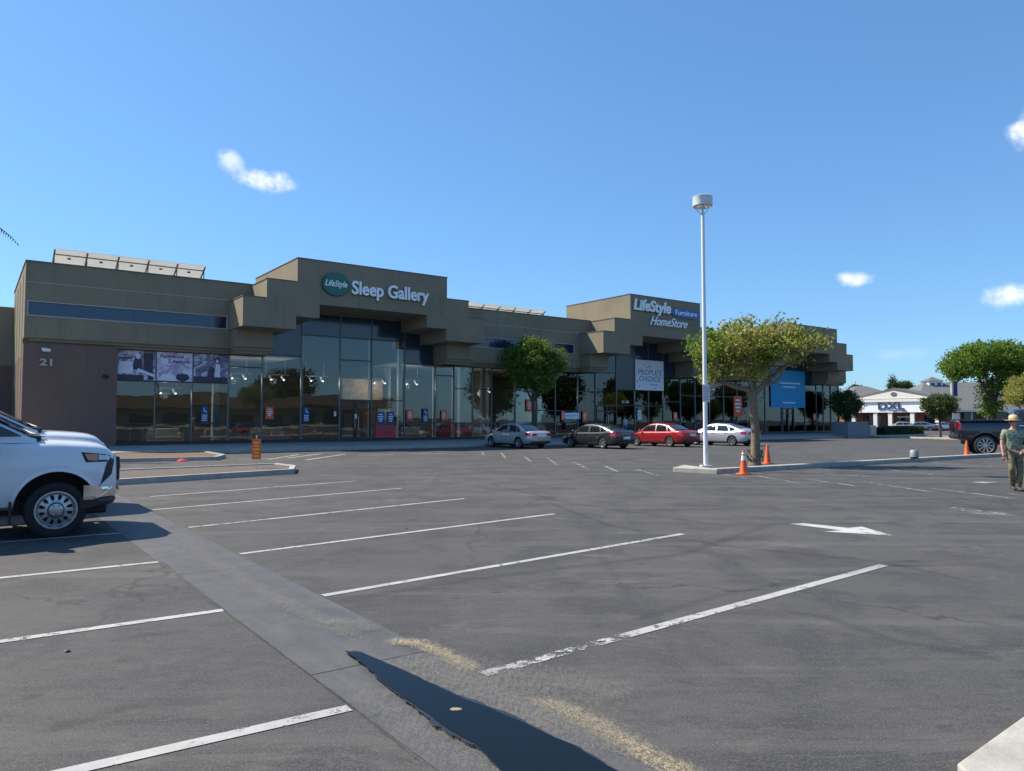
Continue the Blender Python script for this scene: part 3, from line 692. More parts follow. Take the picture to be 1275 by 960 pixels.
cabinet('pale low cabinet at the left end of the glass front', 7.2, .75, 1.3, 1.0, 'white'); cabinet('tall dark cabinet behind the first entrance glass', 22.9, 3.0, 1.5, 2.0, 'cloth_brown')
cabinet('tall cabinet behind the glass right of the round tree', 36.6, 3, 1.4, 2.1, 'cloth_brown'); cabinet('tall brown cabinet beside the second entrance', 39.9, 3.0, 1.4, 2.2, 'wood')
def framed(label, s, y, z, w, hh):
    t = thing('framed_picture', label, 'picture', L2W(s, y, z), ROT, 'pictures inside the showroom')
    k = MB(); k.box(-w / 2, w / 2, -.03, .03, 0, hh); k.build('frame', 'black', t); k = MB(); k.box(-w / 2 + .06, w / 2 - .06, -.035, -.028, .06, hh - .06); k.build('canvas', 'art', t)
framed('large dark framed picture high behind the right entrance pane', 22.4, 3.4, 3.0, 3.2, 1.6); framed('brown framed picture behind the glass right of the round tree', 39.2, 3.4, 3.4, 1.6, 1.6)

# ------------------------------------------------------------------ signs on the building
def hung(name, label, cat, s, y, z, group=None): return thing(name, label, cat, L2W(s, y, z), ROT, group)
def ellipse(rx, rz, n=40): return [(rx * math.cos(2 * math.pi * k / n), rz * math.sin(2 * math.pi * k / n)) for k in range(n)]
sg = hung('wall_sign', 'green oval sign with white slanted lettering on the left tower', 'sign', 17.35, -3.6, 9.70)
k = MB(); k.prism(ellipse(.83, .67), -.14, -.02, 'y'); k.build('sign_face', 'green_oval', sg)
k = MB(); k.prism(ellipse(.86, .70), -.12, -.0, 'y'); k.build('sign_rim', 'frame_dark', sg)
text_obj('lettering', 'LifeStyle', 1.4, .36, 'sign_white', sg, -.70, -.15, -.13, .01, .3, .02)
sg = hung('wall_sign', 'large white Sleep Gallery channel letters on the left tower', 'sign', 18.35, -3.6, 9.33)
text_obj('lettering', 'Sleep Gallery', 5.3, .80, 'sign_white', sg, 0, -.08, -.08, .05, 0, .026)
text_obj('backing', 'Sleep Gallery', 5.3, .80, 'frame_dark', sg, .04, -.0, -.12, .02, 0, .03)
sg = hung('wall_sign', 'white LifeStyle Home Store channel letters on the middle tower', 'sign', 42.3, -3.6, 10.1)
text_obj('lettering', 'LifeStyle', 4.3, .88, 'sign_white', sg, 0, -.08, .36, .06, .15, .03)
text_obj('lettering', 'HomeStore', 4.5, .74, 'sign_white', sg, 1.85, -.08, -.72, .05, .5, .008)
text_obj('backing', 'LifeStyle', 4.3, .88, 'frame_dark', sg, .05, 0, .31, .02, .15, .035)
sg = hung('wall_sign', 'blue oval Furniture sign with white letters on the middle tower', 'sign', 48.5, -3.6, 10.62)
k = MB(); k.prism(ellipse(1.85, .40), -.14, -.0, 'y'); k.build('sign_face', 'blue_oval', sg)
text_obj('lettering', 'Furniture', 2.7, .42, 'sign_white', sg, -1.35, -.145, -.17, .02, 0, .012)
sg = hung('house_number', 'pale raised number 21 on the brown wall at the left', 'sign', 2.8, -.72, 4.42)
text_obj('digits', '21', .55, .34, 'trim_pale', sg, 0, -.02, 0, .03, 0, .03)
sc_ = hung('security_camera', 'small white security camera on the brown wall above the number', 'camera', 3.0, -.72, 5.25)
k = MB(); k.box(-.12, .12, -.04, 0, -.06, .06); k.tube([(0, -.02, 0), (.05, -.22, -.03)], .02); k.build('mount', 'white', sc_)
k = MB(); k.box(-.10, .25, -.33, -.2, -.14, .0); k.build('housing', 'white', sc_, bevel=.02)
k = MB(); k.tube([(.25, -.265, -.07), (.27, -.265, -.072)], .04, 12); k.build('lens', 'black', sc_)
wl_ = hung('wall_light', 'small dark lamp on the brown wall left of the glass', 'lamp', 5.75, -.72, 3.95)
k = MB(); k.ball((0, -.1, 0), .16, 12, 6, (1, .8, .55)); k.box(-.1, .1, -.06, 0, -.1, .1); k.build('housing', 'frame_dark', wl_, smooth=True)

# posters over the first three bays (flat vinyl on the glass)
m, h, b = newmat('poster_print'); v = h.coord()
a = h.noise(v, 1.6, 4, .6, 1.2); a2 = h.noise(v, 4, 5, .6, .6)
c = h.mix(h.ramp(a, .42, .58), (.19, .15, .26), (.68, .62, .74)); c = h.mix(h.math('MULTIPLY', h.ramp(a2, .52, .62), .7), c, (.10, .08, .13)); h.l.new(c, b.inputs['Base Color']); b.inputs['Roughness'].default_value = .4
m, h, b = newmat('poster_floral'); v = h.coord()
a = h.noise(v, 2.4, 5, .6, 1.0); c = h.mix(h.ramp(a, .38, .62), (.46, .30, .48), (.80, .76, .86)); h.l.new(c, b.inputs['Base Color']); b.inputs['Roughness'].default_value = .4
mat('poster_dark', (.05, .04, .07), .5, var=.4, scale=5); mat('poster_mid', (.22, .19, .29), .5, var=.3, scale=6); mat('poster_light', (.78, .74, .84), .5, var=.12, scale=6)
def blob(cx, cz, pts): return [(cx + p[0], cz + p[1]) for p in pts]
pw = (1.87, 1.86, 1.92)
for i, (s, lab) in enumerate(((6.42, 'purple tinted window poster of a woman beside a shelf, leftmost of three'), (8.37, 'lilac window poster with dark words Furniture Lifestyle over flowers'), (10.31, 'purple tinted window poster of a seated person, rightmost of three'))):
    t = hung('window_poster', lab, 'poster', s, -.10, 3.84, 'posters over the left bays'); w = pw[i]; H = 1.62
    k = MB(); k.box(0, w, -.012, 0, 0, H); k.build('print', 'poster_floral' if i == 1 else 'poster_print', t)
    d = MB(); l_ = MB(); m_ = MB()
    if i == 0:
        d.box(1.28, 1.75, -.018, -.0125, .35, 1.5); d.box(0.0, 1.3, -.017, -.0125, 0, .28); d.box(.05, .7, -.017, -.0125, 1.15, 1.24); d.box(1.5, 1.8, -.019, -.0182, 0.02, .3)
        d.prism(blob(.98, .55, [(-.2, 0), (.2, .05), (.22, .5), (.1, .72), (-.12, .7), (-.25, .3)]), -.019, -.0125); l_.prism(blob(1.0, 1.32, ellipse(.12, .16, 14)), -.021, -.0125)
        l_.prism(blob(1.3, .2, [(-.35, .3), (.5, .0), (.5, .14), (-.3, .46)]), -.021, -.0192); l_.box(.05, .75, -.017, -.0125, .35, 1.0)
    elif i == 1:
        d.prism(blob(1.35, .22, ellipse(.36, .22, 18)), -.018, -.0125); d.box(1.05, 1.65, -.0185, -.0125, .22, .4); l_.prism([(.1, .05), (1.1, .05), (.9, .35), (.3, .4)], -.017, -.0125)
    else:
        d.box(.02, 1.9, -.017, -.0125, 0, .32); d.prism(blob(.75, .3, [(0, 0), (.35, 0), (.42, .5), (.2, .62), (.02, .3)]), -.019, -.0125)
        l_.prism(blob(1.15, .3, [(0, 0), (.3, 0), (.3, .75), (.05, .78)]), -.0195, -.0125); d.prism(blob(1.3, 1.3, ellipse(.14, .16, 14)), -.021, -.0125); l_.prism(blob(1.29, 1.24, ellipse(.08, .1, 12)), -.023, -.0212)
        m_.box(.12, .16, -.018, -.0125, .3, 1.0); m_.box(.7, .9, -.016, -.0125, .95, 1.6)
    d.build('printed_figure', 'poster_dark', t); l_.build('printed_highlight', 'poster_light', t)
    if m_.v: m_.build('printed_background', 'poster_mid', t)
    if i == 1:
        text_obj('lettering', 'Furniture', 1.25, .2, 'ink', t, .14, -.014, 1.3, .004, .3, .015); text_obj('lettering', 'Lifestyle', 1.2, .2, 'ink', t, .58, -.014, 1.03, .004, .3, .015)

def poster(label, s, z, w, hh, m='sign_orange', y=-.1, rows=((.8, .5), (.62, .7), (.45, .6), (.28, .4)), rc='white'):
    t = hung('window_poster', label, 'poster', s, y, z, 'small posters on the showroom glass')
    k = MB(); k.box(-w / 2, w / 2, -.008, 0, 0, hh); k.build('print', m, t)
    k = MB()
    for (f, ww) in rows: k.box(-w / 2 * ww, w / 2 * ww, -.012, -.0085, hh * f - hh * .045, hh * f + hh * .045)
    k.build('printed_marks', rc, t)
poster('orange sheet taped to the pane left of the first tall bay', 14.7, 1.7, .5, .75)
poster('orange sheet on the pane just right of the first tall bay', 24.3, 1.62, .5, .72); poster('orange sheet on the pane under the right bracket of the left tower', 27.0, 1.62, .45, .70)
poster('orange sheet behind the trunk of the round green tree', 34.6, 2.3, .55, .95); poster('orange sheet on the pane behind the silver car and right of the tree', 38.0, 1.6, .4, .8)
poster('orange sheet on the pane beside the second entrance', 40.3, 1.5, .5, .9); poster('orange sheet on the pane left of the drum lamp post', 51.2, 1.6, .5, .8)
poster('large orange poster behind the trunk of the wide sparse tree', 60.2, 2.0, 1.3, 2.0)
poster('orange sheet on the glass near its right end', 73.4, 1.6, .6, .8); poster('small pale notice on the first glass door', 20.3, 1.75, .16, .3, 'white', -.14, ((.6, .6),), 'ink_soft')
poster('small pale notice beside the first glass doors', 18.9, 1.9, .14, .3, 'white', -.1, ((.6, .6),), 'ink_soft'); poster('small pale notice on the second entrance frame', 46.6, 1.7, .45, .8, 'white', -.1, ((.7, .6), (.4, .6)), 'ink_soft')
poster('tall blue poster left of its blue twin beside the first doors', 22.1, 1.35, .6, .85, 'sign_blue'); poster('tall blue poster right of its blue twin beside the first doors', 22.85, 1.35, .5, .85, 'sign_blue')
poster('wide red and blue poster low on the pane right of the first doors', 22.5, .5, 1.5, .8, 'poster_red' if 'poster_red' in MATS else 'red', -.1, ((.7, .7), (.4, .5)), 'sign_blue')
poster('long white notice on the pane behind the black car', 38.9, 1.75, 1.5, .5, 'banner_white', -.1, ((.5, .8),), 'ink_soft')
# reflections of accessible parking signs in the glass, modelled as coloured plates
def hc_reflection(label, s, y, zt):
    t = hung('sign_reflection', label, 'sign', s, y, 0.15, 'modelled reflections of blue accessible parking signs on the glass')
    k = MB(); k.box(-.2, .2, -.01, .008, zt - .95, zt); k.build('plate', 'sign_blue', t)
    k = MB(); k.prism(blob(-.02, zt - .12, ellipse(.035, .035, 10)), -.014, -.0105)
    k.prism([(-.06, zt - .18), (.0, zt - .18), (.0, zt - .27), (.09, zt - .27), (.12, zt - .38), (.08, zt - .38), (.06, zt - .31), (-.05, zt - .31)], -.014, -.0105)
    for q in (.52, .62, .72, .82): k.box(-.14, .14, -.014, -.0105, zt - q - .02, zt - q + .025)
    k.build('symbol', 'white', t)
hc_reflection('reflection of a blue and white accessible parking sign, modelled as a plate under the right purple poster', 10.95, -.11, 2.3); hc_reflection('reflection of a blue and white accessible parking sign, modelled as a plate left of the first glass doors', 17.0, -.11, 2.3); hc_reflection('reflection of a blue and white accessible parking sign, modelled as a plate right of the first tall bay', 25.5, -.11, 2.3)
# banners
bn = hung('banner', 'white vinyl banner with the words Peoples Choice over the second entrance', 'banner', 46.13, -.1, 4.26)
k = MB(); k.box(0, 3.55, -.02, 0, 0, 2.62); k.build('vinyl', 'banner_white', bn)
text_obj('lettering', "PEOPLE'S", 2.9, .46, 'ink_soft', bn, .35, -.022, 1.35, .003, 0, .0); text_obj('lettering', 'CHOICE', 2.7, .48, 'ink_soft', bn, .45, -.022, .78, .003, 0, .0)
text_obj('lettering', 'the', .6, .2, 'ink_soft', bn, 1.4, -.022, 1.98, .003, .3, 0); text_obj('lettering', 'Awards', 1.1, .2, 'ink_soft', bn, 1.7, -.022, .42, .003, .3, 0)
k = MB()
for q, z in ((.25, .7), (.5, .35), (3.25, 1.75), (1.1, 2.2), (2.5, .2)): k.prism(blob(q, z, ellipse(.06, .07, 8)), -.023, -.0205)
k.build('printed_marks', 'ink_soft', bn)
bn = hung('banner', 'large bright blue banner over the third entrance behind the sparse tree', 'banner', 65.55, -.1, 2.98)
k = MB(); k.box(0, 6.1, -.02, 0, 0, 3.85); k.build('vinyl', 'banner_blue', bn)
k = MB()
for z, x0, x1 in ((2.45, 1.6, 5.2), (2.05, 2.2, 4.2), (.42, 2.1, 4.2)):
    q = x0
    while q < x1: w = rg.uniform(.12, .3); k.box(q, q + w, -.024, -.0205, z, z + .16); q += w + .06
k.build('printed_marks', 'banner_white', bn)
nb = hung('door_number', 'small white street number on the glass above the second doors', 'sign', 44.5, -.12, 3.1)
text_obj('digits', '21-100', .8, .22, 'sign_white', nb, 0, 0, 0, .01)

# solar arrays on the roof
def solar(label, s0, s1, z, n):
    t = hung('solar_array', label, 'solar panels', s0, 5.0, 9.3, 'tilted solar arrays on the showroom roof'); w = (s1 - s0) / n; hz = z - 9.3
    for i in range(n):
        a, b2 = i * w + .03, (i + 1) * w - .03; p = MB()
        vs = [(a, 0, hz), (b2, 0, hz), (b2, 2.3, hz - 1.15), (a, 2.3, hz - 1.15)]; up = (0, .018, .036)
        vs += [(v_[0], v_[1] + up[1], v_[2] + up[2]) for v_ in vs]
        p.add(vs[:4], [(0, 1, 2, 3)]); p.cur = 1; p.add(vs[4:], [(0, 1, 2, 3)]); p.cur = 0
        p.add(vs, [(0, 4, 5, 1), (1, 5, 6, 2), (2, 6, 7, 3), (3, 7, 4, 0)])
        p.build('panel', ['solar_back', 'solar_back'], t)
    r = MB()
    for y in (.35, 1.9): r.tube([(0, y, hz - y * .5 - .08), (s1 - s0, y, hz - y * .5 - .08)], .035, 6)
    for i in range(n + 1):
        x = min(i * w, s1 - s0 - .03) + .0; r.tube([(x, .02, hz - .06), (x, 2.28, hz - 1.20)], .045, 6); r.tube([(x, .35, hz - .25), (x, .35, 0)], .03, 6); r.tube([(x, 1.9, hz - 1.0), (x, 1.9, 0)], .03, 6); r.tube([(x, .35, .3), (x, 1.9, hz - 1.0)], .02, 6)
    r.build('rack', 'coping', t)
    for i in range(n):
        j = MB(); j.box(i * w + w * .42, i * w + w * .52, .58, .70, hz - .43, hz - .35); j.build('junction_box', 'black', t)
solar('row of tilted solar panels on the roof of the left wing', 3.75, 12.1, 11.6, 5); solar('row of tilted solar panels on the roof between the two left towers', 32.3, 40.4, 11.2, 5)

# ================================================================== VEHICLES
def interp(pts, x):
    if x <= pts[0][0]: return pts[0][1]
    for (a, va), (b2, vb) in zip(pts, pts[1:]):
        if x <= b2:
            t = (x - a) / (b2 - a) if b2 > a else 0
            return va + (vb - va) * t
    return pts[-1][1]
def smooth_interp(pts, x, r=.06):
    return sum(interp(pts, x + d * r) for d in (-1, -.5, 0, .5, 1)) / 5
class Car:
    """x forward, y left, z up; origin on the ground under the middle"""
    def __init__(s, P): s.P = P
    def zt(s, x): return smooth_interp(s.P['top'], x)
    def zb(s, x): return smooth_interp(s.P['bot'], x)
    def w(s, x): return smooth_interp(s.P['wid'], x, .04)
    PROF = [(0, .82), (.06, .93), (.16, .975), (.35, 1.0), (.58, .995), (.76, .975), (.88, .955), (.95, .92), (1.0, .84)]
    def half(s, x, z):
        a, b2 = s.zb(x), s.zt(x); return s.w(x) * interp(s.PROF, max(0, min(1, (z - a) / max(.01, b2 - a))))
    def body_mb(s, n=56):
        P = s.P; x0, x1 = P['top'][0][0], P['top'][-1][0]; mb = MB(); crown = P.get('crown', .03); m = None; rings = []
        for i in range(n + 1):
            t = i / n; t = t + .0 * math.sin(2 * math.pi * t)
            x = x0 + (x1 - x0) * (.5 - .5 * math.cos(math.pi * t) if False else t)
            a, b2, w = s.zb(x), s.zt(x), s.w(x)
            half = [(w * k, a + (b2 - a) * f) for f, k in s.PROF] + [(w * .55, b2 + crown * .75), (w * .25, b2 + crown * .96), (0, b2 + crown)]
            rings.append([(x, y, z) for y, z in [(0, a)] + half] + [(x, -y, z) for y, z in reversed(half[:-1])])
        m = len(rings[0]); vs = [p for r in rings for p in r]; fs = []
        for i in range(n):
            for k in range(m): fs.append((i * m + k, i * m + (k + 1) % m, (i + 1) * m + (k + 1) % m, (i + 1) * m + k))
        # rounded ends
        for e, base, sgn in ((rings[0], 0, -1), (rings[-1], n * m, 1)):
            o = len(vs); cy, cz = 0, sum(p[2] for p in e) / m
            for k1, (sc1, dx) in enumerate(((.96, .025), (.82, .05))):
                for p in e: vs.append((p[0] + sgn * dx, p[1] * sc1, cz + (p[2] - cz) * sc1))
            for k in range(m): fs.append((base + k, base + (k + 1) % m, o + (k + 1) % m, o + k)); fs.append((o + k, o + (k + 1) % m, o + m + (k + 1) % m, o + m + k))
            fs.append(tuple(o + m + k for k in range(m)))
        mb.add(vs, fs); return mb
    def make_body(s, parent, matn, wheels, arch_r, tread_w):
        o = s.body_mb().build('body', [matn, 'black'], parent, smooth=True, angle=32)
        cut = MB()
        for (xw, zw) in wheels:
            for sy in (-1, 1):
                ya, yb = sorted((sy * .42, sy * 1.4))
                cut.prism([(xw + arch_r * math.cos(2 * math.pi * q / 40), zw + arch_r * math.sin(2 * math.pi * q / 40)) for q in range(40)], ya, yb, 'y')
        c = cut.build('cut', 'black', parent); m = o.modifiers.new('b', 'BOOLEAN'); m.object = c; m.operation = 'DIFFERENCE'; m.solver = 'EXACT'; m.material_mode = 'TRANSFER'
        bpy.context.view_layer.update()
        me = bpy.data.meshes.new_from_object(o.evaluated_get(bpy.context.evaluated_depsgraph_get()))
        o.modifiers.clear(); o.data = me; bpy.data.objects.remove(c)
        return o
    # cabin
    def zr(s, x): return smooth_interp(s.P['roof'], x, .05)
    def cab_y(s, x, z):
        zb = s.P['belt']; return s.P['cabw'] * interp(s.P.get('cabplan', [(-9, 1), (9, 1)]), x) - (z - zb) * s.P['tumble']
    def make_cabin(s, parent, matn):
        P = s.P; x0, x1 = P['roof'][0][0], P['roof'][-1][0]; n = 44; rings = []; zb = P['belt'] - .06
        for i in range(n + 1):
            x = x0 + (x1 - x0) * i / n; zr = max(s.zr(x), zb + .02); zs = max(zb + .01, zr - .06)
            yb, ys = s.cab_y(x, zb), s.cab_y(x, zs)
            half = [(yb, zb), (ys, zs), (ys - .035, zr - .022), (ys - .10, zr - .002), (ys * .5, zr + .02), (0, zr + .028)]
            rings.append([(x, y, z) for y, z in half] + [(x, -y, z) for y, z in reversed(half[:-1])])
        m = len(rings[0]); vs = [p for r in rings for p in r]; fs = []
        for i in range(n):
            for k in range(m - 1): fs.append((i * m + k, i * m + k + 1, (i + 1) * m + k + 1, (i + 1) * m + k))
        fs += [tuple(range(m)), tuple(n * m + k for k in range(m))]
        mb = MB(); mb.add(vs, fs); return mb.build('roof', matn, parent, smooth=True, angle=35)
    def side_glass(s, parent, xa, xb, sa=0, sb=0, side=1, name='window', zlo=.03, zhi=.085):
        """side pane between xa and xb at the belt; sa/sb lean of each edge at the top"""
        zb = s.P['belt'] + zlo; mb = MB(); nx, nz_ = 10, 4; vs = []
        for i in range(nx + 1):
            for j in range(nz_ + 1):
                v_ = j / nz_; xe = xa + (xb - xa) * i / nx
                x = xe + (sa * (1 - i / nx) + sb * i / nx) * v_
                zt = max(zb + .012, s.zr(x) - zhi); z = zb + (zt - zb) * v_
                vs.append((x, side * (s.cab_y(x, z) + .008), z))
        fs = [(i * (nz_ + 1) + j, (i + 1) * (nz_ + 1) + j, (i + 1) * (nz_ + 1) + j + 1, i * (nz_ + 1) + j + 1) for i in range(nx) for j in range(nz_)]
        mb.add(vs, fs); return mb.build(name, 'car_glass', parent, smooth=True, solid=-.006)
    def end_glass(s, parent, xa, xb, name, inset=.1, lift=.009):
        mb = MB(); nx, ny = 8, 10; vs = []
        for i in range(nx + 1):
            x = xa + (xb - xa) * i / nx; zr = s.zr(x); zs = zr - .06; ys = s.cab_y(x, zs) - inset
            for j in range(ny + 1):
                t = -1 + 2 * j / ny; at = abs(t)
                z = zr + (.028 - .030 * at ** 2) + lift
                vs.append((x, ys * t, z))
        fs = [(i * (ny + 1) + j, (i + 1) * (ny + 1) + j, (i + 1) * (ny + 1) + j + 1, i * (ny + 1) + j + 1) for i in range(nx) for j in range(ny)]
        mb.add(vs, fs); return mb.build(name, 'car_glass', parent, smooth=True, solid=-.006)
    def patch(s, parent, name, matn, quad, side=1, off=.006, n=6, th=.012):
        """patch hugging the body side; quad = 4 (x,z) corners"""
        mb = MB(); vs = []
        for i in range(n + 1):
            for j in range(n + 1):
                u_, v_ = i / n, j / n
                x = (quad[0][0] * (1 - u_) + quad[1][0] * u_) * (1 - v_) + (quad[3][0] * (1 - u_) + quad[2][0] * u_) * v_
                z = (quad[0][1] * (1 - u_) + quad[1][1] * u_) * (1 - v_) + (quad[3][1] * (1 - u_) + quad[2][1] * u_) * v_
                vs.append((x, side * (s.half(x, z) + off), z))
        for k in range(len(vs)): pass
        m2 = [(v_[0], v_[1] - side * th, v_[2]) for v_ in vs]; o = len(vs)
        fs = [(i * (n + 1) + j, (i + 1) * (n + 1) + j, (i + 1) * (n + 1) + j + 1, i * (n + 1) + j + 1) for i in range(n) for j in range(n)]
        allf = fs + [tuple(q + o for q in reversed(f)) for f in fs]
        edge = [i * (n + 1) for i in range(n + 1)] + [n * (n + 1) + j for j in range(1, n + 1)] + [i * (n + 1) + n for i in range(n - 1, -1, -1)] + [j for j in range(n - 1, 0, -1)]
        allf += [(edge[k], edge[(k + 1) % len(edge)], edge[(k + 1) % len(edge)] + o, edge[k] + o) for k in range(len(edge))]
        mb.add(vs + m2, allf); return mb.build(name, matn, parent, smooth=True, angle=30)
def wheel(parent, x, y, r, rim_r, side, style='spoke', width=.22, steer=0, rim_mat='steel'):
    w = bpy.data.objects.new('wheel', None); COL.objects.link(w); w.parent = parent; w.location = (x, y, r); w.rotation_euler = (0, 0, steer); w.empty_display_size = .2
    h2 = width / 2
    t = MB(); t.lathe([(rim_r, -h2 * .8), (rim_r + .02, -h2 * .98), (r * .90, -h2), (r - .012, -h2 * .82), (r, -h2 * .5), (r, h2 * .5), (r - .012, h2 * .82), (r * .90, h2), (rim_r + .02, h2 * .98), (rim_r, h2 * .8)], 40, 'y')
    t.build('tyre', 'rubber', w, smooth=True, angle=50)
    s_ = side; k = MB()
    k.lathe([(rim_r + .004, s_ * h2 * .80), (rim_r + .008, s_ * h2 * 1.0), (rim_r - .012, s_ * h2 * 1.0), (rim_r - .03, s_ * h2 * .7), (rim_r - .04, s_ * h2 * .1)], 40, 'y')
    if style == 'steel':
        k.lathe([(rim_r - .035, s_ * h2 * .55), (rim_r * .80, s_ * h2 * .62)], 40, 'y'); k.lathe([(rim_r * .50, s_ * h2 * .74), (rim_r * .42, s_ * h2 * .80), (rim_r * .36, s_ * h2 * .62), (rim_r * .34, s_ * h2 * 1.05), (rim_r * .2, s_ * h2 * 1.12), (1e-3, s_ * h2 * 1.12)], 32, 'y')
        for i in range(12):
            a = 2 * math.pi * i / 12; ca, sa = math.cos(a), math.sin(a); wd = rim_r * .10
            for (r0, r1, q0, q1) in ((rim_r * .46, rim_r * .83, .74, .60),):
                px_, pz_ = -sa, ca; vs = []
                for rr, yy in ((r0, q0), ((r0 + r1) / 2, (q0 + q1) / 2 + .03), (r1, q1)):
                    ww = wd * (1.25 if rr != (r0 + r1) / 2 else .8)
                    vs += [(ca * rr - px_ * ww, s_ * h2 * yy, sa * rr - pz_ * ww), (ca * rr + px_ * ww, s_ * h2 * yy, sa * rr + pz_ * ww)]
                k.add(vs, [(0, 1, 3, 2), (2, 3, 5, 4)])
        for i in range(6):
            a = 2 * math.pi * i / 6; k.ball((math.cos(a) * rim_r * .27, s_ * h2 * 1.14, math.sin(a) * rim_r * .27), .014, 8, 4)
    else:
        ns = {'spoke': 5, 'mesh': 10}.get(style, 7)
        k.lathe([(rim_r * .22, s_ * h2 * .6), (rim_r * .2, s_ * h2 * .8), (1e-3, s_ * h2 * .84)], 20, 'y')
        for i in range(ns):
            for off in ((-.09, .09) if style != 'mesh' else (-.05, .05)):
                a = 2 * math.pi * i / ns; b_ = a + off * 1.4; wd = rim_r * (.075 if style != 'mesh' else .04)
                p0 = (math.cos(a + off) * rim_r * .15, math.sin(a + off) * rim_r * .15); p1 = (math.cos(b_) * rim_r * .96, math.sin(b_) * rim_r * .96)
                d = Vector((p1[0] - p0[0], p1[1] - p0[1])).normalized(); q = Vector((-d.y, d.x)) * wd
                ya, yb = s_ * h2 * .80, s_ * h2 * .72
                k.add([(p0[0] - q.x, ya, p0[1] - q.y), (p0[0] + q.x, ya, p0[1] + q.y), (p1[0] + q.x, yb, p1[1] + q.y), (p1[0] - q.x, yb, p1[1] - q.y),
                       (p0[0] - q.x, ya - s_ * .03, p0[1] - q.y), (p0[0] + q.x, ya - s_ * .03, p0[1] + q.y), (p1[0] + q.x, yb - s_ * .03, p1[1] + q.y), (p1[0] - q.x, yb - s_ * .03, p1[1] - q.y)],
                      [(0, 1, 2, 3), (0, 4, 5, 1), (3, 2, 6, 7), (0, 3, 7, 4), (1, 5, 6, 2)])
    k.build('rim', rim_mat, w, smooth=True, angle=30)
    d = MB(); d.lathe([(1e-3, s_ * h2 * .05), (rim_r * .98, s_ * h2 * .05)], 24, 'y'); d.lathe([(rim_r * .55, s_ * h2 * .25), (1e-3, s_ * h2 * .25)], 20, 'y'); d.build('brake', 'black', w)
    return w

SEDAN = dict(L=4.85, belt=.93, cabw=.80, tumble=.42, crown=.035,
    top=[(-2.42, .86), (-2.36, .95), (-2.2, 1.00), (-1.7, 1.01), (-1.3, .97), (.9, .93), (1.25, .90), (1.7, .82), (2.1, .72), (2.33, .62), (2.42, .52)],
    bot=[(-2.42, .42), (-2.3, .30), (-2.0, .24), (-1.0, .2), (1.2, .2), (2.1, .2), (2.42, .28)],
    wid=[(-2.42, .74), (-2.3, .82), (-2.0, .89), (-1.2, .91), (1.3, .91), (2.0, .87), (2.3, .76), (2.42, .64)],
    roof=[(-1.95, .96), (-1.72, 1.05), (-1.1, 1.33), (-.7, 1.42), (-.1, 1.46), (.35, 1.43), (.6, 1.37), (1.1, 1.10), (1.38, .93)],
    cabplan=[(-2, .90), (-1.2, .98), (.5, 1), (1.4, .93)], axle=1.39, tw=1.56, wr=.325, rim=.215)
FAST = dict(SEDAN); FAST.update(top=[(-2.42, .90), (-2.38, 1.0), (-2.25, 1.05), (-1.8, 1.03), (-1.3, .97), (.9, .93), (1.25, .89), (1.7, .80), (2.1, .70), (2.33, .60), (2.42, .50)],
    roof=[(-2.15, 1.0), (-1.9, 1.08), (-1.3, 1.27), (-.8, 1.38), (-.2, 1.43), (.3, 1.41), (.6, 1.34), (1.1, 1.08), (1.40, .92)])
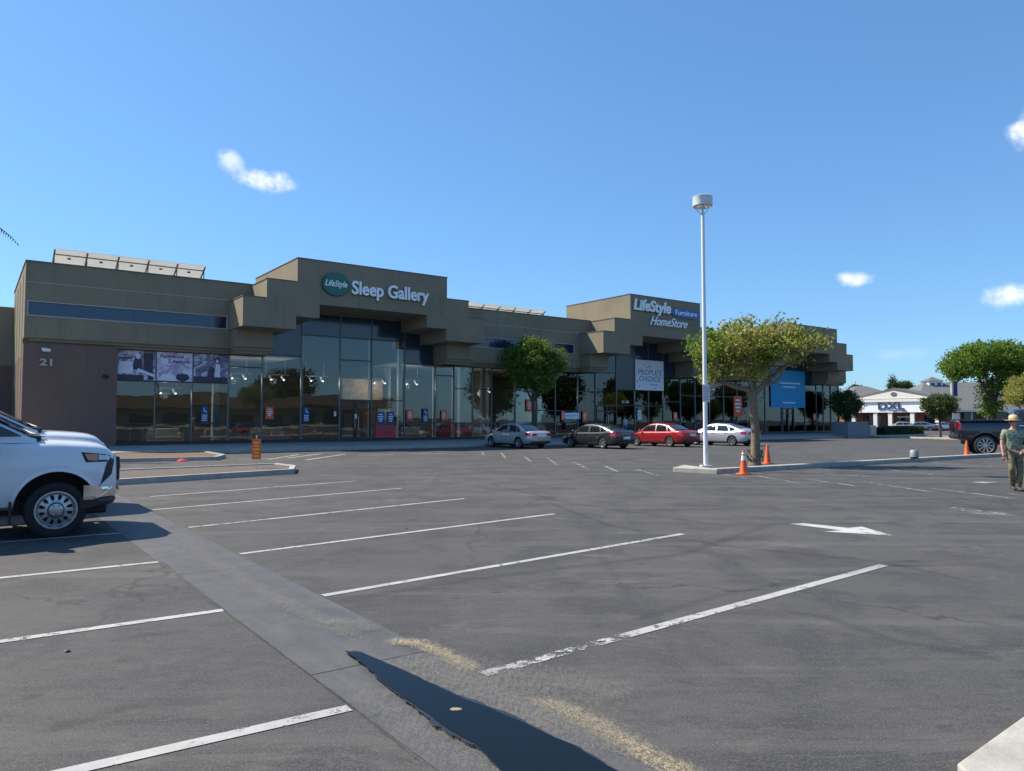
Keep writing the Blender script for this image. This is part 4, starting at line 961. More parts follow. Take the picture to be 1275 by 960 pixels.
def sedan(label, W0, heading, pm, P=SEDAN, rim='spoke', group='sedans parked nose-in along the store', plate=True, rear='wrap', ref='rl'):
    ax, tw = P['axle'], P['tw']
    h2 = Vector((math.cos(heading), math.sin(heading), 0)); lf = Vector((-h2.y, h2.x, 0))
    o = W0 + h2 * ax - lf * (tw / 2) if ref == 'rl' else W0
    t = thing('parked_car', label, 'car', (o.x, o.y, 0), heading, group); c = Car(P)
    c.make_body(t, pm, ((ax, P['wr']), (-ax, P['wr'])), P['wr'] + .055, .25); c.make_cabin(t, pm)
    rx = P['roof']
    for sd_ in (1, -1):
        c.side_glass(t, -.12, 1.12, .06, -.30, sd_, 'front_window'); c.side_glass(t, -1.08, -.20, .12, .06, sd_, 'rear_window')
        c.side_glass(t, -1.50 if P is SEDAN else -1.72, -1.16, .34, .16, sd_, 'quarter_window')
        for q in (-.16, 1.2, -1.12 if P is SEDAN else -1.2): c.patch(t, 'door_seam', 'black', [(q - .006, .30), (q + .006, .30), (q + .006, .90), (q - .006, .90)], sd_, .0015, 4, .01)
        c.patch(t, 'sill', 'black', [(-1.0, .2), (1.0, .2), (1.0, .27), (-1.0, .27)], sd_, .004)
        for q in (-.02, -1.02): c.patch(t, 'door_handle', 'chrome', [(q, .80), (q + .17, .80), (q + .17, .825), (q, .825)], sd_, .02, 3, .02)
        mm = MB(); mm.ball((0, 0, 0), .1, 12, 6, (.75, 1, .7)); mm.tube([(0, -sd_ * .12, -.05), (0, 0, -.03)], .025, 6); mm.build('mirror', pm, t, (1.0, sd_ * .97, 1.0), smooth=True)
        c.patch(t, 'headlight', 'lamp_glass', [(1.95, .56), (2.36, .50), (2.36, .58), (1.85, .70)], sd_, .006)
        c.patch(t, 'taillight', 'taillight', [(-2.38, .70), (-1.98, .76), (-2.05, .92), (-2.36, .92)], sd_, .008)
        wheel(t, ax, sd_ * tw / 2, P['wr'], P['rim'], sd_, rim, .21); wheel(t, -ax, sd_ * tw / 2, P['wr'], P['rim'], sd_, rim, .21)
    c.end_glass(t, .74, 1.30, 'windshield'); c.end_glass(t, -1.80, -1.0, 'rear_window')
    # rear face pieces stand on the rounded tail
    for sd_ in (1, -1):
        k = MB(); k.prism([(sd_ * .40, .74), (sd_ * .68, .72), (sd_ * .68, .88), (sd_ * .36, .88)], -2.495, -2.44, 'x'); k.build('taillight', 'taillight', t)
    k = MB(); k.box(-2.50, -2.46, -.26, .26, .56 if P is FAST else .68, .70 if P is FAST else .82); k.build('number_plate', 'white', t)
    k = MB(); k.box(-2.49, -2.35, -.62, .62, .30, .42); k.build('rear_valance', 'black', t, bevel=.02)
    k = MB(); k.box(-2.485, -2.46, -.36, .36, .885, .90); k.build('trim', 'chrome', t)
    k = MB(); k.box(2.44, 2.485, -.5, .5, .32, .50); k.build('grille', 'black', t, bevel=.02)
    k = MB(); k.box(-2.0, 2.0, -.6, .6, .17, .26); k.build('underbody', 'black', t)
    return t
hn = math.atan2(N.y, N.x)
sedan('silver sedan parked nose-in before the round green tree', G(647, 558.3), hn, 'paint_silver')
sedan('dark grey fastback sedan parked between the silver and the red sedan', G(751.6, 558.8), hn, 'paint_gunmetal', FAST)
sedan('red sedan parked nose-in left of the lamp post', G(835, 556.5), hn, 'paint_red', SEDAN, 'mesh')
sedan('pale lilac silver sedan half behind the lamp post and sparse tree', G(912.5, 555.3), hn + .06, 'paint_lilac', FAST)
# distant cars in front of the neighbouring shops
for px, py, pm, hd, lb in ((1172, 536.3, 'paint_white', .5, 'small white car parked far off in front of the gabled shop'), (1146, 536.4, 'paint_bluegrey', 2.6, 'blue-grey car far off between the hedge and the white car'),
                           (1112, 535.5, 'paint_bluegrey', 2.9, 'dark blue car far off under the white shop sign'), (1122, 536.0, 'paint_silver', 2.9, 'silver car far off just behind the hedge'),
                           (1214, 536.0, 'paint_silver', .4, 'silver car far off behind the thin white pole'), (1236, 537, 'paint_white', .2, 'white car half hidden behind the black pickup bed'), (1056, 538.5, 'paint_white', 2.8, 'white car far off between the store corner and small tree')):
    p = G(px, py); sedan(lb, p, hd, pm, SEDAN, 'spoke', 'far cars at the neighbouring shops', ref='c')

TRUCK = dict(belt=1.36, cabw=.90, tumble=.30, crown=.045,
    top=[(-2.95, 1.30), (-2.9, 1.38), (-.78, 1.38), (.9, 1.36), (1.5, 1.31), (2.0, 1.305), (2.35, 1.28), (2.58, 1.245), (2.68, 1.20), (2.74, 1.08)],
    bot=[(-2.95, .55), (-2.7, .50), (-1.0, .42), (1.3, .40), (2.2, .38), (2.5, .42), (2.74, .50)],
    wid=[(-2.95, .98), (-1, 1.0), (2.1, 1.0), (2.35, .99), (2.56, .955), (2.67, .90), (2.74, .82)],
    roof=[(-.86, 1.36), (-.80, 1.62), (-.66, 1.88), (-.4, 1.93), (.5, 1.95), (.74, 1.89), (.98, 1.79), (1.70, 1.40), (1.78, 1.36)],
    cabplan=[(-1, .98), (1.0, 1), (1.8, .93)])
def pickup(label, o, heading, pm, wr=.38, rimr=.25, style='steel', lift=0, group=None, bump='chrome', chromeh=True, wid=.26, ax=(2.02, -1.86)):
    t = thing('pickup_truck', label, 'pickup truck', (o.x, o.y, 0), heading, group)
    P = dict(TRUCK)
    if lift:
        for k in ('top', 'bot', 'roof'): P[k] = [(a, b2 + lift) for a, b2 in P[k]]
        P['belt'] += lift
    c = Car(P); L = lift
    c.make_body(t, pm, ((ax[0], wr + .03), (ax[1], wr + .03)), wr + (.115 if not lift else .08), .3); c.make_cabin(t, pm)
    # open bed: dark floor well between the rails
    k = MB(); k.box(-2.80, -.95, -.80, .80, 1.30 + L, 1.466 + L); k.build('bed_cover', 'black', t)
    for sd_ in (1, -1):
        k = MB(); k.box(-2.88, -.90, sd_ * .80, sd_ * .985, 1.38 + L, 1.47 + L) if sd_ > 0 else k.box(-2.88, -.90, -.985, -.80, 1.38 + L, 1.47 + L); k.build('bed_rail', pm, t, bevel=.02)
        c.side_glass(t, .40, 1.60, .0, .0, sd_, 'front_window', .03, .05); c.side_glass(t, -.66, .30, .10, .0, sd_, 'rear_window', .03, .07)
        for q in (1.30, .35, -.72): c.patch(t, 'door_seam', 'black', [(q - .007 - (.10 if q > 1 else 0), .50 + L), (q + .007 - (.10 if q > 1 else 0), .50 + L), (q + .007, 1.34 + L), (q - .007, 1.34 + L)], sd_, .002, 6, .012)
        for q in (.45, -.55): c.patch(t, 'door_handle', 'black' if pm == 'paint_white' else 'chrome', [(q, 1.16 + L), (q + .2, 1.16 + L), (q + .2, 1.2 + L), (q, 1.2 + L)], sd_, .03, 3, .03)
        mm = MB(); mm.box(-.06, .07, -.13, .13, -.17, .17); mi = mm.build('mirror', 'black', t, (1.24, sd_ * 1.14, 1.36 + L), bevel=.03)
        m3 = MB(); m3.box(-.02, .03, -.16, .16, -.02, .02); m3.build('arm', 'black', mi, (0.02, -sd_ * .14, -.14))
        # lamps: amber corner, clear lens, dark surround running down to the bumper
        c.patch(t, 'headlight_surround', 'black', [(2.36, 1.02 + L), (2.735, 1.02 + L), (2.735, 1.11 + L), (2.30, 1.165 + L)], sd_, .003)
        c.patch(t, 'turn_lamp', 'amber', [(2.39, 1.05 + L), (2.51, 1.035 + L), (2.51, 1.13 + L), (2.34, 1.14 + L)], sd_, .012)
        c.patch(t, 'headlight', 'lamp_glass', [(2.52, 1.05 + L), (2.67, 1.045 + L), (2.67, 1.10 + L), (2.52, 1.125 + L)], sd_, .012)
        c.patch(t, 'fog_lamp_bezel', 'black', [(2.55, .70 + L), (2.70, .84 + L), (2.735, 1.03 + L), (2.64, 1.03 + L)], sd_, .006)
        for (aw, fl) in ((ax[0], 1), (ax[1], 1)):
            lp = MB(); rr = wr + (.120 if not lift else .085); seg = 24; vs = []
            for i in range(seg + 1):
                a = math.pi * (-.12 + 1.24 * i / seg); x = aw + math.cos(a) * rr; z = wr + .03 + math.sin(a) * rr; x2 = aw + math.cos(a) * (rr + .045); z2 = wr + .03 + math.sin(a) * (rr + .045)
                zlo = c.zb(x)
                vs += [(x, sd_ * (c.half(x, max(z, zlo)) + .014), max(z, zlo)), (x2, sd_ * (c.half(x2, max(z2, zlo)) + .004), max(z2, zlo)), (x, sd_ * (c.half(x, max(z, zlo)) - .10), max(z, zlo))]
            lp.add(vs, [(i * 3, i * 3 + 3, i * 3 + 4, i * 3 + 1) for i in range(seg)] + [(i * 3 + 2, i * 3 + 5, i * 3 + 3, i * 3) for i in range(seg)]); lp.build('wheel_arch_lip', pm, t, smooth=True, angle=60)
        fl = MB(); fl.box(ax[0] - wr - .16, ax[0] - wr - .13, min(sd_ * .70, sd_ * .97), max(sd_ * .70, sd_ * .97), .22 + L, .56 + L); fl.build('mudflap', 'black', t)
        wheel(t, ax[0], sd_ * .84, wr, rimr, sd_, style, wid); wheel(t, ax[1], sd_ * .84, wr, rimr, sd_, style, wid)
        k = MB(); k.prism([(sd_ * .80, .98 + L), (sd_ * .96, .98 + L), (sd_ * .96, 1.36 + L), (sd_ * .80, 1.36 + L)], -3.02, -2.97, 'x'); k.build('taillight', 'taillight', t)
        c.patch(t, 'taillight', 'taillight', [(-2.94, .99 + L), (-2.80, .99 + L), (-2.83, 1.36 + L), (-2.94, 1.36 + L)], sd_, .008)
    c.end_glass(t, .96, 1.74, 'windshield', .035, .03)
    k = MB(); k.box(1.70, 1.84, -.80, .80, 1.33 + L, 1.395 + L); k.build('cowl', 'black', t, bevel=.015)
    for q in (-.45, .35): k = MB(); k.tube([(1.79, q, 1.41 + L), (1.66, q + .25, 1.47 + L), (1.58, q + .5, 1.51 + L)], .012, 6); k.build('wiper', 'black', t)
    k = MB(); k.box(-.90, -.865, -.6, .6, 1.5 + L, 1.80 + L); k.build('back_window', 'car_glass', t)
    # bumpers and grille
    def bumper(xc, zc, hgt, sgn, mt):
        mb = MB(); vs = []; ny = 20
        for i in range(ny + 1):
            tt = -1 + 2 * i / ny; y = tt * .985; x = xc - sgn * (.28 * abs(tt) ** 5)
            for dz, dx in ((-hgt / 2, -.09), (-hgt / 2 + .03, -.01), (0, .02), (hgt / 2 - .03, .0), (hgt / 2, -.05), (hgt / 2, -.22), (-hgt / 2, -.22)): vs.append((x + sgn * dx, y * (1 - .0 * abs(tt)), zc + dz))
        fs = [(i * 7 + k_, (i + 1) * 7 + k_, (i + 1) * 7 + (k_ + 1) % 7, i * 7 + (k_ + 1) % 7) for i in range(ny) for k_ in range(7)] + [tuple(range(7)), tuple(ny * 7 + q for q in range(7))]
        mb.add(vs, fs); return mb.build('bumper', mt, t, smooth=True, angle=35)
    bumper(2.84, .60 + L, .20, 1, bump); bumper(2.80, .46 + L, .16, 1, 'black'); bumper(-3.10, .66 + L, .2, -1, bump if not lift else 'black')
    k = MB(); k.box(2.74, 2.825, -.72, .72, .74 + L, 1.08 + L); gr_ = k.build('grille', 'black', t, bevel=.02)
    k = MB(); k.box(2.82, 2.84, -.70, .70, .90 + L, .97 + L); k.build('bar', 'black' if not chromeh else 'chrome', gr_, bevel=.01)
    k = MB(); k.box(2.3, 2.7, -.5, .5, .25 + L, .42 + L); k.build('tow_hook', 'black', t, bevel=.03)
    k = MB(); k.box(-2.6, 2.3, -.55, .55, .30 + L, .52 + L); k.build('chassis', 'black', t)
    k = MB(); k.box(-3.0, -2.955, -.77, .77, .84 + L, 1.40 + L); tg = k.build('tailgate', pm, t, bevel=.02)
    k = MB(); k.box(-3.03, -3.0, -.14, .14, 1.20 + L, 1.25 + L); k.build('handle', 'black', tg)
    for sd_ in (1, -1):
        k = MB()
        for i in range(7): k.box(1.66 + i * .035, 1.68 + i * .035, sd_ * .55 - .12, sd_ * .55 + .12, 1.395 + L - i * .003, 1.404 + L - i * .003)
        k.build('cowl_vent', 'black', t)
    return t
Wf = G(67.7, 668.5)
hu = math.atan2(U.y, U.x)
o1 = Wf - U * 2.02 + N * .84
WG = 'white pickups parked side by side at the left'
pickup('white pickup truck with dotted steel wheels, nearest to the camera at the left edge', o1, hu, 'paint_white', group=WG)
pk2 = pickup('white pickup truck parked just behind the nearer white pickup', o1 + N * 3.1 + U * .1, hu, 'paint_white', group=WG); pk2.scale = (1.06,) * 3
# lifted black pickup at the right: rear wheel contact seen
hb = R(-22); hv = Vector((math.cos(hb), math.sin(hb), 0)); lv = Vector((-hv.y, hv.x, 0)); Wr = G(1227, 567.5)
pickup('black lifted pickup truck with big bright wheels behind the person in the hat', Wr + hv * 1.86 + lv * .86, hb, 'paint_navy', .47, .33, 'mesh', .20, None, 'chrome', True, .32)

# ================================================================== STREET FURNITURE
p = G(879, 586.5)
lp = thing('lamp_post', 'tall white lamp post with drum top and small grey notice on the kerb nose', 'street lamp', (p.x, p.y, .14))
k = MB(); k.tube([(0, 0, .02), (0, 0, 2.5), (0, 0, 8.1)], [.075, .068, .055], 16); k.build('pole', 'white', lp, smooth=True)
k = MB(); k.box(-.17, .17, -.17, .17, 0, .045); k.build('base_plate', 'galv', lp, bevel=.01)
k = MB(); k.box(-.035, .035, -.085, -.06, .45, .62); k.build('hand_hole_cover', 'galv', lp)
for a in (-.11, .11):
    for b2 in (-.11, .11): k = MB(); k.tube([(a, b2, .045), (a, b2, .09)], .018, 6); k.build('bolt', 'steel', lp)
hd_ = MB(); hd_.lathe([(.03, 8.40), (.30, 8.40), (.315, 8.42), (.315, 8.70), (.32, 8.72), (.29, 8.74), (.02, 8.75)], 32); hd_.lathe([(.02, 8.1), (.05, 8.12), (.05, 8.2), (.02, 8.22)], 12)
dr = hd_.build('drum_head', 'galv', lp, smooth=True, angle=35)
k = MB(); k.lathe([(.001, 8.39), (.27, 8.39)], 24); k.build('lens', 'lamp_glass', dr)
k = MB()
for i in range(3):
    a = i * 2.094 + .4; k.tube([(0, 0, 8.13), (.12 * math.cos(a), .12 * math.sin(a), 8.22), (.26 * math.cos(a), .26 * math.sin(a), 8.40)], .012, 6)
k.tube([(0, 0, 8.0), (0, 0, 8.40)], .03, 8); k.build('bracket', 'galv', lp)
k = MB(); k.box(-.10, .13, -.11, -.095, 2.06, 2.62); sp2 = k.build('notice_plate', 'galv', lp)
k = MB()
for i in range(7): k.box(-.08, .11, -.114, -.1105, 2.12 + i * .065, 2.135 + i * .065)
k.build('printed_marks', 'ink_soft', sp2)

def cone(label, p, z=0):
    t = thing('traffic_cone', label, 'traffic cone', (p.x, p.y, z), .3, 'orange traffic cones')
    k = MB(); k.prism([(-.18, -.14), (-.14, -.18), (.14, -.18), (.18, -.14), (.18, .14), (.14, .18), (-.14, .18), (-.18, .14)], 0, .035, 'z'); k.build('base', 'orange', t, bevel=.008)
    k = MB(); k.lathe([(.13, .03), (.12, .06), (.036, .68), (.03, .71), (.02, .715), (.02, .60)], 24); k.build('body', 'orange', t, smooth=True, angle=50)
    return t
def collar(t, z0, z1, m='white'):
    r = lambda z: .12 - (z - .06) / .62 * .084 + .003
    k = MB(); k.lathe([(r(z0), z0), (r(z1), z1)], 24); k.build('collar', m, t, smooth=True)
c1 = cone('orange cone with a white collar, in front of the kerb by the sparse tree', G(926, 590.5)); collar(c1, .42, .56); collar(c1, .60, .66)
c2 = cone('plain orange cone standing just behind the trunk of the sparse tree', G(955.7, 577.5)); c3 = cone('plain orange cone behind the tail of the black pickup', G(1204, 568.5))
p = G(1138.5, 570.5, .15)
bk = thing('metal_bucket', 'grey metal bucket upside down on the long kerb', 'bucket', (p.x, p.y, .15))
k = MB(); k.lathe([(.15, .0), (.15, .05), (.16, .06)], 20); k.build('rim', 'black', bk); k = MB(); k.lathe([(.165, .05), (.155, .28), (.12, .32), (.001, .33)], 24); k.build('shell', 'bucket_grey', bk, smooth=True, angle=50)
p = G(319, 587.5)
ss = thing('stake_sign', 'orange sign with yellow marks on a thin stake in the planting island', 'sign', (p.x, p.y, .1), .12)
k = MB(); k.tube([(0, 0, 0), (0, 0, 1.0)], .012, 6); k.tube([(0, .0, .9), (0, 0, 1.05)], .02, 6); k.build('stake', 'galv', ss)
k = MB(); k.box(-.14, .14, -.02, -.008, .30, .93); f = k.build('board', 'sign_orange', ss)
k = MB()
for i, w in enumerate((.09, .07, .1, .06, .09)): k.box(-w, w, -.024, -.0205, .82 - i * .105 - .028, .82 - i * .105 + .022)
k.build('printed_marks', 'yellow', f)
p = G(227, 574.5); rc = thing('marker_cap', 'small red plastic cap lying beside the mulch island', 'debris', (p.x, p.y, 0))
k = MB(); k.lathe([(.2, 0), (.19, .03), (.06, .10), (.001, .11)], 14); k.build('cap', 'red', rc, smooth=True)

rs_ = random.Random(12); mat('dry_leaf', (.30, .24, .16), .8, var=.2)
for i, (px, py, mm_, lb) in enumerate(((84, 812, 'black', 'small dark stone lying in the second bay on the left'), (568, 883, 'dry_leaf', 'pale dead leaf floating in the puddle'), (595, 925, 'black', 'dark twig at the left rim of the puddle'), (352, 682, 'black', 'small dark stone in the bay right of the gutter'),
        (506, 658, 'mulch', 'tiny brown pebble beside a parking line'))):
    p = G(px, py, .0265 if i == 1 else 0); t = thing(('small_stone', 'dead_leaf', 'twig', 'small_stone', 'small_stone')[i], lb, ('stone', 'leaf', 'twig', 'stone', 'stone')[i], (p.x, p.y, p.z)); k = MB(); r_ = .018 if i != 1 else .026
    k.ball((0, 0, r_ * (.4 if i != 1 else .05)), r_, 9, 5, (1.3, .8, .45 if i != 1 else .08)); k.v = [(a + rs_.uniform(-.2, .2) * r_, b_ + rs_.uniform(-.2, .2) * r_, max(0, c_)) for a, b_, c_ in k.v]; k.build('piece', mm_, t)
# neighbouring area
p = G(1187, 545.5); bp_ = thing('banner_pole', 'thin grey pole with a dark banner beside the small round tree at the right', 'pole', (p.x, p.y, 0))
k = MB(); k.tube([(0, 0, 0), (0, 0, 5.6)], .12, 10); k.build('pole', 'galv', bp_); k = MB(); k.box(-.05, .5, -.03, .03, 3.9, 5.3); k.build('banner', 'sign_blue', bp_)
p = G(1191, 547); s2 = thing('square_sign', 'small square white sign on a thin post right of the banner pole', 'sign', (p.x, p.y, 0))
k = MB(); k.tube([(0, 0, 0), (0, 0, 2.2)], .03, 8); k.build('post', 'galv', s2); k = MB(); k.box(-.3, .3, -.06, -.035, 1.75, 2.25); k.build('plate', 'white', s2)
p = G(1069, 545); en = thing('bin_enclosure', 'grey block enclosure beside the right end of the store', 'enclosure', (p.x, p.y, 0), ROT * .3)
mat('block_grey', (.26, .28, .30), .9, var=.12, scale=6)
k = MB(); k.box(-1.1, 1.1, 0, .2, 0, 1.45); k.box(-1.1, -.9, .2, 2.4, 0, 1.45); k.box(.9, 1.1, .2, 2.4, 0, 1.45); k.build('wall', 'block_grey', en); k = MB(); k.box(-1.14, 1.14, -.04, .24, 1.45, 1.52); k.build('cap', 'kerb', en)
p = G(1087.5, 544); ub = thing('utility_cabinet', 'pale grey utility cabinet between the enclosure and the hedge', 'cabinet', (p.x, p.y, 0))
k = MB(); k.box(-.32, .32, 0, .5, .08, 1.15); k.build('housing', 'galv', ub, bevel=.03); k = MB(); k.box(-.36, .36, -.04, .54, 0, .08); k.build('plinth', 'kerb', ub); k = MB(); k.box(-.27, .27, -.02, 0, .2, 1.05); k.build('door', 'steel', ub)

# gabled shop far right
YB = 125.0
def X(px, Y=YB): return (px - 637.5) / FOC * Y
def Z(py, Y=YB): return EYE + (524 - py) / FOC * Y
gs = thing('gabled_shop', 'shop with white gabled portico and DXL sign far to the right', 'shop', (X(1112), YB, 0), R(-47)); gs.scale = (1.42, 1, 1)
x0 = X(1075) - X(1112); x1 = X(1149) - X(1112); zb_, ze, zp = Z(513.5), Z(501), Z(485)
k = MB(); k.prism([(x0 - .5, Z(497)), (x1 + .5, Z(497)), (0.2, zp + .25)], -.3, 9, 'y'); k.build('gable_roof', 'roof_shingle', gs)
k = MB(); k.prism([(x0 + .6, Z(496.4)), (x1 - .6, Z(496.4)), (.2, zp - .25)], -.42, -.302, 'y'); k.build('pediment', 'cream', gs)
k = MB(); k.prism([(.2 + p_[0], Z(491) + p_[1]) for p_ in ellipse(.35, .35, 16)], -.48, -.425, 'y'); k.build('round_vent', 'roof_shingle', gs)
k = MB(); k.box(x0 - .6, x1 + .6, -.6, .6, Z(500.5), Z(497)); k.build('entablature', 'cream', gs)
k = MB(); k.box(x0 + .2, x1 - .1, -.35, .4, zb_, Z(500.8)); fb = k.build('sign_band', 'sign_white', gs)
text_obj('lettering', 'DXL', 2.9, 1.15, 'ink', fb, -1.6, -.36, zb_ + .55, .08, 0, .02)
text_obj('lettering', 'BIG + TALL', 1.6, .22, 'ink', fb, .0, -.36, zb_ + .18, .05, 0, .0)
for px in (1078, 1097, 1109.5, 1127.5, 1147): k = MB(); xx = X(px) - X(1112); k.box(xx - .22, xx + .22, -.2, .24, 0, zb_); k.build('column', 'cream', gs)
k = MB(); k.box(x0 - .3, x1 + .3, 3, 3.3, 0, zb_ + 1); k.build('brick_wall', 'brick', gs)
for a, b2 in ((1084, 1096), (1101, 1107), (1111, 1117), (1117.3, 1123), (1132, 1145)): k = MB(); k.box(X(a) - X(1112), X(b2) - X(1112), 2.9, 3.0, .3, zb_ - .5); k.build('window', 'strip_glass', gs)
k = MB(); k.box(X(1110.3) - X(1112), X(1124) - X(1112), 2.6, 2.8, zb_ - .9, zb_ - .6); k.build('door_head', 'cream', gs)
# long row with shingle roofs on both sides
def hiproof(mb, xa, xb, ya, yb, ze_, zr_, ins):
    mb.add([(xa, ya, ze_), (xb, ya, ze_), (xb, yb, ze_), (xa, yb, ze_), (xa + ins, (ya + yb) / 2, zr_), (xb - ins, (ya + yb) / 2, zr_)], [(0, 1, 5, 4), (1, 2, 5), (2, 3, 4, 5), (3, 0, 4), (0, 3, 2, 1)])
lw = thing('shop_row', 'low brick shops with grey shingle roof left of and behind the gabled shop', 'shops', (0, 0, 0))
k = MB(); hiproof(k, X(1050, 130), X(1165, 130), 129, 152, Z(508, 129), Z(484, 140) + .5, 7); k.build('roof', 'roof_shingle', lw)
k = MB(); k.box(X(1054, 130), X(1078, 130), 131, 140, 0, Z(508, 131)); k.build('brick_wall', 'brick', lw)
k = MB(); k.box(X(1058, 130), X(1063, 130), 130.85, 131, .8, 3.2); k.build('window', 'strip_glass', lw)
rw = thing('shop_row', 'low brick shops with tall grey hip roof and white cupola right of the gabled shop', 'shops', (0, 0, 0))
k = MB(); hiproof(k, X(1150), X(1400), 128, 150, Z(511, 128), Z(480, 139) + .6, 8); k.build('roof', 'roof_shingle', rw)
k = MB(); k.box(X(1152), X(1395), 131, 148, 0, Z(510, 130)); k.build('brick_wall', 'brick', rw)
k = MB(); k.box(X(1150), X(1398), 127.8, 128.1, Z(513, 128), Z(510.5, 128)); k.build('fascia', 'cream', rw)
for a, b2 in ((1155, 1168), (1170, 1184), (1200, 1212), (1214, 1222), (1226, 1240), (1262, 1280)): k = MB(); k.box(X(a), X(b2), 130.8, 131, .5, 3.0); k.build('window', 'strip_glass', rw)
for a in (1153, 1172, 1190, 1208, 1226, 1246, 1266): k = MB(); k.box(X(a) - .15, X(a) + .15, 128.6, 128.9, 0, Z(513, 128)); k.build('column', 'cream', rw)
cxp = X(1161, 139); k = MB(); k.box(cxp - 1.3, cxp + 1.3, 137.7, 140.3, Z(484, 139), Z(475, 139)); cu_ = k.build('cupola', 'sign_white', rw)
zc_ = Z(475, 139); k = MB(); k.add([(cxp - 1.6, 137.4, zc_), (cxp + 1.6, 137.4, zc_), (cxp + 1.6, 140.6, zc_), (cxp - 1.6, 140.6, zc_), (cxp, 139, zc_ + .9)], [(0, 1, 4), (1, 2, 4), (2, 3, 4), (3, 0, 4), (3, 2, 1, 0)]); k.build('cupola_roof', 'roof_shingle', cu_)
for q in (-.6, .6): k = MB(); k.box(cxp + q - .35, cxp + q + .35, 137.66, 137.7, Z(482, 139), zc_ - .3); k.build('louvre', 'roof_shingle', cu_)

# ================================================================== TREES AND PLANTS
def leaves(blobs, count, size, seed, shell=.55):
    """leaf-sized quads gathered in clumps through the blobs' volume"""
    r = random.Random(seed); vs = []; fs = []; wsum = sum(b_[3] * b_[4] * b_[5] for b_ in blobs)
    for bx_ in blobs:
        cx_, cy_, cz_, rx, ry, rz = bx_[:6]; nb_ = int(count * rx * ry * rz / wsum); ncl = max(6, nb_ // 34)
        cl = []
        for _ in range(ncl):
            while 1:
                p_ = Vector((r.uniform(-1, 1), r.uniform(-1, 1), r.uniform(-1, 1)))
                if p_.length < 1 and (p_.length > shell or r.random() < .35): break
            cl.append((Vector((cx_ + p_.x * rx, cy_ + p_.y * ry, cz_ + p_.z * rz)), r.uniform(.6, 1.25)))
        for i in range(nb_):
            c_, k_ = cl[i % ncl]; sg_ = size * 2.0 * k_
            p_ = c_ + Vector((r.gauss(0, sg_), r.gauss(0, sg_), r.gauss(0, sg_ * .75)))
            a = Vector((r.gauss(0, 1), r.gauss(0, 1), r.gauss(0, .7))).normalized(); b_ = a.orthogonal().normalized(); b_.rotate(Quaternion(a, r.uniform(0, 6.28)))
            l_ = size * r.uniform(.6, 1.25); w_ = l_ * .48; cc = a.cross(b_)
            o = len(vs); vs += [tuple(p_ - b_ * l_), tuple(p_ + cc * w_), tuple(p_ + b_ * l_), tuple(p_ - cc * w_)]; fs.append((o, o + 1, o + 2, o + 3))
    return vs, fs
def crown(parent, blobs, count, size, seed, m, name='crown', shell=.55):
    vs, fs = leaves(blobs, count, size, seed, shell); me = bpy.data.meshes.new(name); me.from_pydata(vs, [], fs); me.materials.append(MATS[m])
    o = bpy.data.objects.new(name, me); COL.objects.link(o); o.parent = parent; return o
def limbs(parent, trunk, branches, m='bark', twigs=0, blobs=None, seed=1):
    k = MB(); k.tube(trunk[0], trunk[1], 12); k.build('trunk', m, parent, smooth=True)
    for pts, rad in branches: k = MB(); k.tube(pts, rad, 8); k.build('branch', m, parent, smooth=True)
    if twigs and blobs:
        r = random.Random(seed); k = MB()
        starts = [b_[0][-1] for b_ in branches] + [b_[0][len(b_[0]) // 2] for b_ in branches]
        for _ in range(twigs):
            b_ = r.choice(blobs); s_0 = Vector(min(starts, key=lambda q: (Vector(q) - Vector(b_[:3])).length * r.uniform(.6, 1.4)))
            while 1:
                q = Vector((r.uniform(-1, 1), r.uniform(-1, 1), r.uniform(-.8, 1)))
                if q.length < 1: break
            e = Vector((b_[0] + q.x * b_[3], b_[1] + q.y * b_[4], b_[2] + q.z * b_[5])); mid_ = s_0.lerp(e, .5) + Vector((r.uniform(-.15, .15), r.uniform(-.15, .15), r.uniform(-.1, .15)))
            k.tube([s_0, mid_, e], [.022, .014, .005], 5)
        k.build('twigs', m, parent)
# round dense tree on the sidewalk
t = thing('round_tree', 'dense round green tree on the sidewalk behind the silver sedan', 'tree', G(664, 551.5))
bl = [(-.1, 0, 5.5, 1.75, 1.7, 1.5), (.1, .1, 6.3, 1.35, 1.4, 1.05), (-1.1, -.2, 5.3, 1.0, 1.1, 1.0), (1.15, .1, 5.2, 1.0, 1.1, 1.05), (.2, -.3, 4.3, 1.4, 1.3, .8), (-.3, 0, 6.9, .8, .8, .6), (.3, 0, 3.9, .8, .8, .6), (-1.6, 0, 5.9, .7, .9, .8), (1.6, 0, 5.8, .7, .9, .8)]
crown(t, [(a, b_, c_ + .25, d_ * 1.04, e_, f_) for a, b_, c_, d_, e_, f_ in bl], 24000, .10, 3, 'leaf_ficus'); limbs(t, ([(0, 0, -.05), (.03, 0, 1.2), (.02, .02, 2.6), (-.02, 0, 3.6)], [.2, .15, .13, .12]),
    [([(0, 0, 2.9), (.5, .2, 3.8), (1.0, .3, 4.9)], [.09, .06, .03]), ([(0, 0, 2.9), (-.5, -.1, 3.9), (-1.0, -.2, 5.0)], [.09, .06, .03]), ([(0, 0, 3.4), (.1, .3, 4.6), (.1, .5, 6.0)], [.09, .06, .02]), ([(0, 0, 3.1), (.2, -.5, 4.0), (.3, -.8, 5.0)], [.07, .05, .02])], 'bark_dark')
